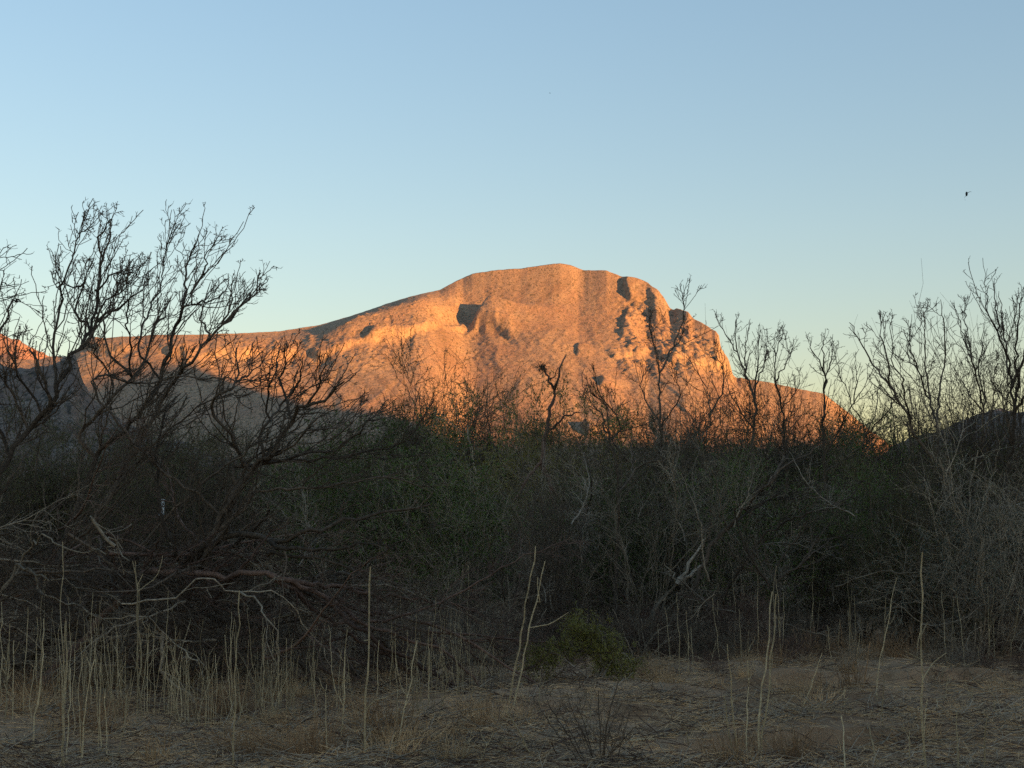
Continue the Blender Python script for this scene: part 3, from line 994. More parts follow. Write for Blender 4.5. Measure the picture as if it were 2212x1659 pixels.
# dead snag in the middle
g_ = Grow(130)
snag = traced_tree('dead_snag', 'dead tree', 'bare dead snag with a forked top standing before the middle of the mountain', (1200, 1390), [
    ([(1215, 1330), (1210, 1180), (1192, 1060), (1172, 1005), (1176, 960)] + z2((1275, 850), (1290, 740), (1302, 690), (1308, 645)), 0.07, 0.032),
    (z2((1308, 648), (1318, 610), (1335, 560), (1348, 520), (1360, 494)), 0.028, 0.013),
    (z2((1306, 650), (1285, 612), (1272, 580), (1258, 540)), 0.024, 0.016),
    (z2((1286, 612), (1310, 580), (1324, 550)), 0.014, 0.007),
    (z2((1284, 830), (1320, 800), (1350, 770), (1385, 758), (1422, 744)), 0.022, 0.012),
    ([(1174, 1000), (1142, 1027), (1122, 1064), (1100, 1094), (1088, 1130), (1080, 1145)], 0.028, 0.014),
    ([(1190, 1050), (1215, 1090), (1240, 1130), (1262, 1200)], 0.03, 0.012),
], 24.0, 130, BARK_RED, [(1.0, 0.03, 0.10, 0.45, 0.006, 4, 2, 0.2), (3, 0.02, 0.05, 0.6, 0.004, 3, 1, 0.2)], 0.02, None, 40, 0.03, sway=0.15)
g_ = Grow(131)
s_, d_ = [], []
for q in z2((1254, 540), (1258, 548), (1262, 556), (1250, 552)):
    for _ in range(26):
        s_.append(at(q[0], q[1], 24.0) + g_.r.normal(0, 0.03, 3) - np.array(snag.location))
        d_.append(g_.r.normal(0, 1, 3) + [0, 0, -0.2])
p_, r_ = g_.extend(np.array(s_), np.array(d_), g_.r.uniform(0.05, 0.16, len(s_)), np.full(len(s_), 0.005), np.full(len(s_), 0.002), 3, 0.4, -0.1)
link('twig_clump', tube_mesh('twig_clump', [(p_, r_, 3)], BARK_DARK), snag)

# pale broken trunk between the bushes
traced_tree('broken_trunk', 'dead tree', 'pale splintered dead trunk with bleached broken limb among dark bushes', (1395, 1440), [
    (z5((1890, 1050), (1930, 1000), (1945, 900), (1960, 750)) + [(1425, 1305), (1444, 1285), (1462, 1262)], 0.055, 0.022),
    ([(1462, 1264)] + z6((90, 480), (125, 420), (150, 380), (180, 330), (212, 268)), 0.03, 0.012, BARK_PALE),
    (z6((50, 545), (90, 510), (140, 475), (192, 428)), 0.034, 0.022, BARK_PALE),
    (z6((60, 540), (20, 470), (-30, 400)), 0.018, 0.006),
], 18.8, 133, BARK_GREY, [(1.2, 0.1, 0.3, 0.4, 0.005, 4, 3, 0.2), (2, 0.04, 0.12, 0.6, 0.003, 3, 2, 0.2)], 0.02, None, 30, 0.03, sway=0.15)

# fallen mesquite trunks heaped on the left
LV_F = [(3.5, 0.4, 1.2, 0.5, 0.005, 5, 7, 0.2), (5.0, 0.15, 0.5, 0.6, 0.003, 3, 5, 0.24), (3.0, 0.05, 0.2, 0.65, 0.002, 3, 3, 0.25)]
traced_tree('fallen_mesquite', 'fallen tree', 'dark fallen mesquite trunk rising to the right above the brush heap', (300, 1400), [
    ([(30, 1440), (120, 1370)] + z4((700, 640), (850, 545), (1000, 480), (1100, 430), (1200, 330), (1500, 230), (1650, 280), (1850, 220), (2130, 150)) + [(860, 1105), (930, 1090)], 0.075, 0.012),
    (z4((1100, 430), (1250, 360), (1420, 300), (1560, 200), (1640, 90)), 0.045, 0.012),
    (z4((1620, 270), (1750, 330), (1950, 330), (2200, 300), (2400, 330)), 0.03, 0.008),
    (z4((1300, 300), (1380, 180), (1400, 60), (1420, -60)), 0.03, 0.008),
], DEP - 0.2, 140, BARK_DARK, LV_F, 0.02, None, 400, 0.03, ground=False)
traced_tree('fallen_mesquite', 'fallen tree', 'reddish dead mesquite trunk sloping down to the right into the brush heap', (340, 1420), [
    ([(90, 1480), (200, 1360)] + z4((850, 500), (1000, 468), (1300, 480), (1600, 470), (1800, 520), (1960, 610), (2160, 750), (2350, 830), (2700, 960)) + [(1000, 1445), (1100, 1530)], 0.06, 0.010),
    (z4((1800, 520), (2060, 560), (2300, 600), (2600, 640), (2900, 690)), 0.035, 0.008),
    (z4((1600, 475), (1820, 610), (2050, 800), (2300, 930), (2650, 1180)), 0.03, 0.008),
    (z4((1960, 620), (2200, 820), (2600, 1060), (3000, 1270), (3100, 1200)), 0.032, 0.007),
], DEP - 0.8, 141, BARK_RED, LV_F, -0.01, None, 400, 0.03, ground=False)
traced_tree('fallen_mesquite', 'fallen tree', 'fallen mesquite top with grey arching branches at the left', (60, 1410), [
    (z4((100, 420), (250, 490), (400, 520), (560, 590), (650, 600), (740, 660)), 0.014, 0.006),
    (z4((1240, 520), (1300, 540), (1460, 580), (1600, 590), (1700, 610), (1820, 720), (1960, 930), (2020, 1050)), 0.009, 0.005),
    (z4((1460, 580), (1560, 640), (1640, 780), (1690, 920), (1640, 1230)), 0.011, 0.005),
    (z4((230, 600), (330, 640), (480, 660), (600, 740), (900, 740)), 0.013, 0.006),
    (z4((930, 720), (1020, 850), (1120, 960), (1190, 1030), (1230, 1130)), 0.010, 0.005),
    (z4((980, 1100), (1150, 1210), (1260, 1370), (1370, 1570)), 0.016, 0.01),
    (z4((0, 610), (160, 350), (270, 260), (420, 330), (560, 340), (700, 310)), 0.014, 0.005),
    (z4((540, 110), (620, 230), (700, 310), (790, 400)), 0.016, 0.006),
], DEP - 1.3, 142, BARK_GREY, [(2.2, 0.2, 0.7, 0.5, 0.004, 4, 5, 0.2), (4, 0.08, 0.35, 0.6, 0.0025, 3, 4, 0.24)], 0.0, None, 150, 0.03, ground=False, trunk_n=0)
# ------------------------------------------------------------------ the thicket
def bush_parts(seed, height, stems, spread, dens1, dens2, dens3, up, r0, twig, bark_m, leaf=None, wander=0.10, droop=0.0, l1=(0.35, 0.8), l2=(0.15, 0.4), l3=(0.06, 0.2), zig=0.22, tilt0=3):
    g = Grow(seed)
    n = stems
    a = g.r.uniform(0, 2 * math.pi, n)
    tilt = np.radians(g.r.uniform(tilt0, spread, n))
    D = np.stack([np.sin(tilt) * np.cos(a), np.sin(tilt) * np.sin(a), np.cos(tilt)], -1)
    S = np.stack([np.cos(a) * 0.10, np.sin(a) * 0.10, np.full(n, -0.06)], -1) * g.r.uniform(0.2, 1.5, (n, 1))
    L = height * g.r.uniform(0.65, 1.08, n)
    st = g.extend(S, D, L, r0 * g.r.uniform(0.6, 1.15, n), np.full(n, twig * 2), 12, wander, up, zig * 0.8)
    p, d, rr, t = g.spawn(*st, dens1, 0.03, 1.0, 18, 62)
    b1 = g.extend(p, d, height * g.r.uniform(*l1, len(p)) * (1.05 - 0.6 * t), np.clip(rr * 0.55, twig * 1.4, None), np.full(len(p), twig), 7, 0.13, up * 0.8 - droop, zig)
    p, d, rr, t = g.spawn(*b1, dens2, 0.15, 1.0, 20, 60)
    b2 = g.extend(p, d, height * g.r.uniform(*l2, len(p)) * (1.05 - 0.5 * t), np.clip(rr * 0.6, twig, None), np.full(len(p), twig * 0.8), 4, 0.18, up * 0.6 - droop, zig)
    p, d, rr, t = g.spawn(*b2, dens3, 0.2, 1.0, 25, 65)
    b3 = g.extend(p, d, height * g.r.uniform(*l3, len(p)), np.full(len(p), twig * 0.8), np.full(len(p), twig * 0.45), 2, 0.25, up * 0.3 - droop, zig)
    parts = []
    for i in range(n):
        parts.append(('stem', tube_mesh('bush_stem', [(st[0][i:i + 1], st[1][i:i + 1], 6)], bark_m), None))
    parts.append(('twigs', tube_mesh('bush_twigs', [b1 + (4,), b2 + (3,), b3 + (3,)], bark_m), 'stuff'))
    if leaf:
        cnt, ln, wd, lm, curl, low = leaf
        P, Q = [], []
        for src, share in ((b2, 0.35), (b3, 0.65)):
            x, y = along(src[0], int(cnt * share), g.r)
            keep = x[:, 2] > low * height
            P.append(x[keep]); Q.append(y[keep])
        parts.append(('leaves', leaves_mesh('bush_leaves', np.concatenate(P), np.concatenate(Q), ln, wd, lm, g.r, curl), 'stuff'))
    return parts


def make_bush(name, parts):
    root = empty(name, (0, 0, 0))
    for nm, me, kind in parts:
        o = link(nm, me, root)
        if kind:
            o['kind'] = kind
    return root


PROTO = {
    'grey': [bush_parts(201, 3.2, 7, 34, 8, 6, 3, 0.05, 0.028, 0.0046, BARK_DARK, (3500, 0.028, 0.010, LEAF_OLIVE, 0.6, 0.2)),
             bush_parts(202, 3.2, 9, 48, 6, 5, 2, 0.06, 0.024, 0.0046, BARK_GREY, (5200, 0.028, 0.010, LEAF_OLIVE, 0.6, 0.2)),
             bush_parts(204, 3.2, 9, 68, 6, 5, 2, -0.01, 0.026, 0.0046, BARK_GREY, (3000, 0.028, 0.010, LEAF_OLIVE, 0.6, 0.1), wander=0.17),
             bush_parts(203, 3.2, 6, 44, 9, 6, 3, 0.03, 0.030, 0.0046, BARK_DARK, (2600, 0.028, 0.010, LEAF_OLIVE, 0.6, 0.2))],
    'olive': [bush_parts(211, 3.0, 8, 34, 7, 7, 4, 0.05, 0.024, 0.004, BARK_DARK, (19000, 0.036, 0.011, LEAF_OLIVE, 0.7, 0.12)),
              bush_parts(212, 3.0, 9, 45, 7, 6, 4, 0.05, 0.024, 0.004, BARK_DARK, (17000, 0.036, 0.011, LEAF_OLIVE, 0.7, 0.10))],
    'whip': [bush_parts(261, 3.2, 6, 18, 5, 4, 2, 0.06, 0.020, 0.0034, BARK_DARK, wander=0.08, tilt0=2, l1=(0.25, 0.5)),
             bush_parts(262, 3.2, 7, 24, 5, 4, 2, 0.05, 0.020, 0.0036, BARK_DARK, wander=0.09, tilt0=2, l1=(0.25, 0.5))],
    'scrub': [bush_parts(251, 1.2, 9, 80, 7, 6, 3, 0.01, 0.013, 0.0026, BARK_GREY, wander=0.2, l1=(0.3, 0.7)),
              bush_parts(252, 1.2, 8, 85, 8, 6, 3, -0.01, 0.014, 0.0026, BARK_RED, wander=0.22, l1=(0.3, 0.7))],
    'green': [bush_parts(221, 2.8, 10, 36, 7, 6, 3, 0.07, 0.022, 0.003, BARK_GREY, (14000, 0.05, 0.015, LEAF_GREEN, 0.6, 0.2), wander=0.13)],
    'yellow': [bush_parts(231, 2.8, 10, 22, 7, 6, 4, 0.10, 0.020, 0.003, BARK_GREY, (13000, 0.042, 0.017, LEAF_YELLOW, 0.5, 0.4), l1=(0.2, 0.45), l2=(0.12, 0.25), l3=(0.05, 0.14))],
    'blue': [bush_parts(241, 2.8, 10, 40, 7, 6, 4, 0.03, 0.020, 0.003, BARK_GREY, (13000, 0.034, 0.011, LEAF_BLUE, 0.7, 0.2))],
}
used_bush = {}
r_ = np.random.default_rng(77)


def place_bush(name, kind, px, depth, height, label, group=None, variant=None, cat='bush', squash=1.0):
    v = int(r_.integers(len(PROTO[kind]))) if variant is None else variant
    base_h = {'grey': 3.2, 'olive': 3.0, 'green': 2.8, 'yellow': 2.8, 'blue': 2.8, 'scrub': 1.2, 'whip': 3.2}[kind]
    if (kind, v) not in used_bush:
        o = used_bush[(kind, v)] = make_bush(name, PROTO[kind][v])
    else:
        o = copy_tree(used_bush[(kind, v)])
        o.name = name
    x = at(px, 1200, depth)[0]
    o.location = (x, depth, gz1(x, depth) - 0.02)
    o.rotation_euler = (float(r_.normal(0, 0.10)), float(r_.normal(0, 0.10)), float(r_.uniform(0, 6.283)))
    s = height / base_h
    o.scale = (s * squash, s * squash, s)
    for k in ('group',):
        if k in o: del o[k]
    return tag(o, label, cat, group)


def top_to_height(py, depth):
    return CAM_H + (at(0, py, depth)[2] - CAM_H)


# bushes that can be told apart
place_bush('green_bush', 'green', 835, 21.5, top_to_height(945, 21.5), 'bright green leafy bush beside the low sprawling mesquite', squash=1.1)
place_bush('green_bush', 'green', 1025, 20.5, top_to_height(1010, 20.5), 'mid green bush left of the dead snag', squash=1.0)
place_bush('creosote_bush', 'yellow', 1085, 33, top_to_height(915, 33), 'sprigged yellow-green bush left behind the dead snag')
place_bush('creosote_bush', 'yellow', 1150, 32, top_to_height(893, 32), 'taller sprigged yellow-green bush just behind the dead snag trunk', squash=0.8)
place_bush('creosote_bush', 'yellow', 1222, 33, top_to_height(920, 33), 'sprigged yellow-green bush right of the dead snag', squash=0.9)
place_bush('green_bush', 'green', 690, 21.5, top_to_height(1010, 21.5), 'dim green bush seen through the low sprawling mesquite', squash=1.0)
place_bush('green_bush', 'green', 1350, 20.6, top_to_height(1060, 20.6), 'low green bush right of the near vertical dark trunk', squash=0.9)
place_bush('green_bush', 'green', 1600, 20.4, top_to_height(1020, 20.4), 'green bush around the dark mesquite that leans far right', squash=1.0)
place_bush('green_bush', 'green', 1860, 20.4, top_to_height(1040, 20.4), 'green bush at the foot of the V-limbed tree', squash=0.9)
place_bush('green_bush', 'green', 1905, 28, top_to_height(945, 28), 'dark green bush between the bare trees on the right', squash=0.9)
place_bush('blue_green_bush', 'blue', 2085, 18.3, top_to_height(1075, 19.5), 'blue-green leafy bush low at the right edge', squash=1.1)
place_bush('grey_bush', 'grey', 1000, 36, top_to_height(868, 36), 'tall thin grey bush poking up before the orange slope left of the snag', variant=0, squash=0.8)
place_bush('grey_bush', 'olive', 890, 38, top_to_height(868, 38), 'feathery grey-green bush top against the orange slope above the bright green bush', variant=0, squash=0.8)
place_bush('mesquite_bush', 'grey', 2140, 18.6, 2.6, 'many-stemmed grey bush spreading in a V at the right end of the clearing', variant=1)
place_bush('mesquite_bush', 'grey', 1195, 21.5, 2.5, 'shaggy grey mass of hanging twigs under the dead snag', variant=2, squash=0.8)

# the rows of look-alikes
rows = [(19.8, 'front', 2.2, 9, 0.8), (22.3, 'front', 2.8, 12, 0.95), (25.5, 'middle', 3.1, 15, 1.0), (30.0, 'middle', 3.6, 16, 1.0), (36.0, 'back', 4.2, 17, 1.0), (45.0, 'back', 4.9, 18, 1.0), (60.0, 'back', 5.6, 20, 1.0)]
def place_words(px):
    for lim, w in ((420, 'behind the far left mesquite'), (740, 'behind the low sprawling mesquite'), (1000, 'left of the dead snag'), (1200, 'around the dead snag'),
                   (1440, 'between the snag and the whip-topped tree'), (1640, 'below the cliff end'), (1850, 'below the right shoulder of the mountain'),
                   (2060, 'by the V-limbed tree')):
        if px < lim:
            return w
    return 'at the right edge'


def lbl(kind, zone, px):
    return ('leafless grey bush ' if kind == 'grey' else 'olive-leaved twiggy bush ') + {'front': 'in front, ', 'middle': 'deep in thicket, ', 'back': 'far back, '}[zone] + place_words(px)


tops = [(-300, 970), (300, 985), (600, 985), (700, 970), (800, 950), (900, 935), (980, 930), (1050, 985), (1150, 990), (1250, 980), (1330, 950), (1450, 940), (1600, 940), (1750, 945), (1850, 970), (1960, 995), (2050, 980), (2150, 960), (2500, 950)]
tx_, ty_ = zip(*tops)
for depth, zone, hmax, count, sq in rows:
    for k in range(count):
        px = -160 + (k + 0.5 + r_.uniform(-0.3, 0.3)) * 2560 / count
        dd = depth + r_.uniform(-1.0, 1.0) * depth / 24
        if zone != 'back' and (745 < px < 915 or 975 < px < 1085 or 1560 < px < 1640 or 1825 < px < 1895):
            continue
        if zone == 'front' and px < 700:
            dd += 1.2
        lim = top_to_height(float(np.interp(px, tx_, ty_)) + r_.uniform(-10, 55), dd)
        h = min(hmax * r_.uniform(0.85, 1.2), lim) if zone != 'back' else lim
        kind = 'olive' if r_.uniform() < (0.4 if zone == 'front' else 0.72) else 'grey'
        place_bush('olive_bush' if kind == 'olive' else 'grey_bush', kind, px, dd, max(h, 1.2), lbl(kind, zone, px), lbl(kind, zone, px).replace('bush', 'bushes', 1), squash=sq * r_.uniform(0.85, 1.15))

for k in range(64):
    px = -80 + (k % 46 + r_.uniform(0, 1)) * 2400 / 46 if k < 46 else r_.uniform(980, 2250)
    dd = r_.uniform(17.6, 20.5) - (1.6 if px < 1000 else 0) if k < 46 else r_.uniform(15.6, 17.8)
    zone = ('at thicket foot, ' if k < 46 else 'on the clearing edge, ') + place_words(px)
    red = k % 2
    lb = ('low reddish twig tangle ' if red else 'low grey twig tangle ') + zone
    place_bush('dead_scrub', 'scrub', px, dd, r_.uniform(0.6, 1.25) if k < 46 else r_.uniform(0.2, 0.5), lb, lb.replace('tangle', 'tangles'), variant=red, cat='scrub')

WH = [(1310, 905, 27), (1375, 880, 28), (1470, 850, 30), (1740, 815, 30), (1830, 835, 30), (1930, 800, 31), (2040, 800, 30),
      (2075, 770, 29), (2120, 745, 30), (2190, 730, 28), (2225, 760, 27), (1570, 790, 31), (1655, 790, 31), (1900, 850, 29), (1985, 800, 28), (2155, 720, 29), (880, 905, 36), (1015, 872, 36)]
for k, (px, py, dd) in enumerate(WH):
    place_bush('whip_shrub', 'whip', px, dd, top_to_height(py, dd), 'wispy upright bare shrub %s, top against the %s' % (place_words(px), 'mountain' if px < 1600 else 'sky'),
               'wispy upright bare shrubs at the top of the thicket', squash=0.7)
# ------------------------------------------------------------------ heap of dead branches on the left
def branch_parts(seed, mat, length=2.6):
    g = Grow(seed)
    st = g.extend(np.zeros((1, 3)), np.array([[1, 0, 0.05]]), np.array([length]), np.array([0.021]), np.array([0.005]), 14, 0.12, 0.0, 0.16)
    p, d, rr, t = g.spawn(*st, 13, 0.1, 1.0, 22, 60)
    b1 = g.extend(p, d, length * g.r.uniform(0.15, 0.45, len(p)) * (1.1 - 0.6 * t), np.clip(rr * 0.55, 0.004, None), np.full(len(p), 0.003), 6, 0.16, 0, 0.25)
    p, d, rr, t = g.spawn(*b1, 5, 0.15, 1.0, 22, 60)
    b2 = g.extend(p, d, length * g.r.uniform(0.05, 0.17, len(p)), np.full(len(p), 0.0034), np.full(len(p), 0.002), 3, 0.2, 0, 0.25)
    p, d, rr, t = g.spawn(*b2, 2, 0.2, 1.0, 25, 65)
    b3 = g.extend(p, d, length * g.r.uniform(0.015, 0.06, len(p)), np.full(len(p), 0.0026), np.full(len(p), 0.0015), 1, 0.2, 0, 0)
    return [('branch', tube_mesh('dead_branch_wood', [st + (6,)], mat), None),
            ('twigs', tube_mesh('dead_branch_twigs', [b1 + (4,), b2 + (3,), b3 + (3,)], mat), 'stuff')]


heap_proto = {}
for nm_, mt_, seeds_ in (('dark', BARK_DARK, (301, 302)), ('grey', BARK_GREY, (303, 304)), ('reddish', BARK_RED, (305,)), ('pale', BARK_PALE, (306, 307))):
    heap_proto[nm_] = [branch_parts(s, mt_) for s in seeds_]
first_heap = {}
hx = [-200, 0, 400, 700, 900, 1050, 1120]
hy = [1100, 1100, 1140, 1180, 1240, 1400, 1500]


def place_branch(kind, loc, rot, s, label):
    v = int(r_.integers(len(heap_proto[kind])))
    if (kind, v) not in first_heap:
        o = first_heap[(kind, v)] = make_bush('dead_branch', heap_proto[kind][v])
    else:
        o = copy_tree(first_heap[(kind, v)])
    o.location = [float(c) for c in loc]
    o.rotation_euler = [float(c) for c in rot]
    o.scale = (s, s, s)
    return tag(o, label, 'branch', label.replace('branch', 'branches', 1))


for k in range(150):
    px = r_.uniform(-140, 1060)
    dd = r_.uniform(13.9, 16.6)
    ztop = max(0.25, CAM_H - (np.interp(px, hx, hy) - 1150) / FPX * dd)
    z = ztop * r_.uniform(0.02, 1.0) ** 0.9
    kind = ('dark', 'grey', 'reddish', 'dark', 'grey')[k % 5]
    yaw = r_.normal(0.0, 0.7) + (math.pi if r_.uniform() < 0.22 else 0)
    x = at(px, 1200, dd)[0]
    pitch = r_.normal(0.22 if px > 500 else 0.02, 0.28)
    place_branch(kind, (x - 0.8, dd, gz1(x, dd) + 0.04 + z), (r_.uniform(0, 6.28), pitch, yaw), r_.uniform(0.55, 1.15) * (0.62 if kind == 'grey' else 1.0),
                 kind + ' dead branch ' + ('low' if z < 0.35 * ztop else 'midway' if z < 0.7 * ztop else 'high') + ' in the heap, ' + ('at the far left' if px < 230 else 'below the white marker' if px < 480 else 'under the arched grey branch' if px < 720 else 'at its sloping right end'))
for k in range(60):
    px = r_.uniform(950, 2250)
    dd = r_.uniform(17.8, 21.5)
    x = at(px, 1200, dd)[0]
    kind = ('grey', 'dark', 'grey', 'reddish')[k % 4]
    place_branch(kind, (x, dd, gz1(x, dd) + r_.uniform(0.03, 0.9)), (r_.uniform(0, 6.28), r_.normal(0.1, 0.4), r_.uniform(0, 6.28)), r_.uniform(0.3, 0.65),
                 kind + ' dead branch at the thicket foot, ' + place_words(px))
for k in range(95):
    px = r_.uniform(520, 2280)
    if 740 < px < 1090:
        continue
    dd = r_.uniform(18.0, 21.5)
    x = at(px, 1200, dd)[0]
    kind = 'pale' if k % 5 < 2 else 'grey'
    place_branch(kind, (x, dd, gz1(x, dd) + r_.uniform(0.3, 2.0)), (r_.uniform(0, 6.28), r_.normal(-0.9, 0.5), r_.uniform(0, 6.28)), r_.uniform(0.3, 0.6),
                 kind + ' dead branch hanging in the thicket, ' + place_words(px))
for k, (px, py) in enumerate(((720, 1590), (900, 1560), (1010, 1545), (1120, 1500), (860, 1610))):
    p = ground_at(px, py)
    place_branch('dark', (p[0] - 0.5, p[1], gz1(p[0], p[1]) + 0.05), (r_.uniform(0, 6.28), 0.03, r_.normal(0.1, 0.3)), r_.uniform(0.4, 0.6),
                 'dark dead branch lying on the straw in front of the heap')

# ------------------------------------------------------------------ dry stalks
gs = Grow(400)


def stalk(base, top, r, mat, label=None, group=None, forks=(), depth=None, bend=0.05, name='dry_stalk'):
    b = ground_at(*base) if depth is None else at(base[0], base[1], depth)
    b = np.array(b)
    t = at(top[0], top[1], b[1] + gs.r.normal(0, 0.12))
    zg = gz1(b[0], b[1])
    b[2] = zg - 0.03
    ln = np.linalg.norm(t - b)
    n = 12
    f = np.linspace(0, 1, n)[:, None]
    P = b * (1 - f) + t * f
    off = np.cumsum(gs.r.normal(0, bend * ln * 0.16, (n, 3)), 0)
    off -= off[-1:] * f
    P = P + off * np.array([1, 1, 0.1])
    rad = r * (1.05 - 0.5 * f[:, 0]) * (1 + gs.r.normal(0, 0.09, n))
    root = link(name, tube_mesh('stalk', [(P[None] - b, rad[None], 6)], mat), None, b)
    tag(root, label, 'stalk', group)
    for fk in forks:
        q = np.array([at(px, py, b[1]) for px, py in fk])
        q = resample(q, 6)
        q[0] = P[int(np.argmin(np.linalg.norm(P - q[0], axis=1)))]
        link('side_shoot', tube_mesh('shoot', [(q[None] - b, np.linspace(r * 0.65, r * 0.35, 6)[None], 5)], mat), root)
    return root


def zz(fn, *p): return fn(*p)


stalk(z6((1603, 1690))[0], z6((1545, 345))[0], 0.0075, STALK, 'tall pale forked stalk standing alone on the open ground at the right', None,
      [z6((1585, 1055), (1620, 1010), (1690, 958)), z6((1575, 1020), (1510, 985), (1438, 948)), z6((1565, 790), (1578, 770))])
stalk(z5((228, 1680))[0], z5((246, 435))[0], 0.0075, STALK, 'tallest straight pale stalk in the middle of the brush heap', None, [z5((245, 1250), (320, 1235), (380, 1212)), z5((240, 880), (205, 885))])
stalk(z5((1095, 1310))[0], z5((1250, 308))[0], 0.0085, STALK, 'left of the two thick leaning stalks by the small green shrub', None)
stalk(z5((1110, 1315))[0], z5((1308, 400))[0], 0.008, STALK, 'right of the two thick leaning stalks by the small green shrub, with side shoots', None,
      [z5((1290, 800), (1360, 770), (1450, 712)), z5((1285, 690), (1265, 580), (1262, 500))])
stalk(z6((540, 1565))[0], z6((632, 585))[0], 0.008, STALK, 'tall pale stalk leaning right, left of the twin stalks at centre right', None)
stalk(z6((555, 1560))[0], z6((655, 600))[0], 0.007, STALK, 'tall pale stalk leaning right, right of the twin stalks at centre right', None)
stalk(z5((1245, 1612))[0], z5((1068, 1300))[0], 0.007, STALK, 'pale broken stick leaning left in front of the heap', None)
stalk(z6((410, 1585))[0], z6((358, 905))[0], 0.006, STALK, 'pale stalk leaning left just left of the twin stalks', None, [z6((385, 1280), (400, 1220))])
stalk(z6((410, 1585))[0], z6((338, 1218))[0], 0.007, STALK, 'short thick stalk leaning left at the foot of the twin stalks', None)
stalk(z6((620, 1568))[0], z6((880, 1418))[0], 0.006, STALK_O, 'short orange stalk lying low towards the right by the dark bank', None, [z6((715, 1530), (712, 1590))])
stalk(z6((1066, 1665))[0], z6((1050, 1340))[0], 0.006, STALK, 'short pale stalk at the bottom edge between the bank and the tall forked stalk')
stalk(z6((1762, 1680))[0], z6((1755, 1315))[0], 0.0065, STALK, 'short pale stalk at the bottom edge right of the tall forked stalk')
stalk(z6((1920, 1665))[0], z6((1935, 1328))[0], 0.006, STALK, 'short pale stalk nearest the bottom right corner')
stalk(z6((1545, 1590))[0], z6((1575, 1240))[0], 0.005, STALK, 'thin stalk touching the left side of the tall forked stalk')
stalk(z6((1180, 1190))[0], z6((1228, 890))[0], 0.008, STALK_O, 'thick orange stalk leaning right before the reddish grass bank')
stalk(z4((200, 1560))[0], z4((265, 750))[0], 0.0065, STALK, 'pale stalk leaning right at the far left, taller of the left pair')
stalk(z4((385, 1690))[0], z4((402, 765))[0], 0.0095, STALK, 'thickest pale stalk rising from the bottom edge at the left')
stalk(z4((388, 1400))[0], z4((381, 283))[0], 0.006, STALK, 'very tall thin stalk topping the left group of stalks', None, [], 12.5)
stalk(z4((832, 1410))[0], z4((806, 398))[0], 0.0065, STALK, 'tall straight stalk, left of the close pair in the left brush', None)
stalk(z4((846, 1410))[0], z4((823, 400))[0], 0.0065, STALK, 'tall straight stalk, right of the close pair in the left brush', None, [z4((835, 560), (900, 540), (960, 480), (990, 368)), z4((828, 560), (850, 520), (870, 478))])
stalk(z4((1415, 1680))[0], z4((1456, 580))[0], 0.006, STALK, 'tall thin stalk with its tip at the arched grey branch', None)

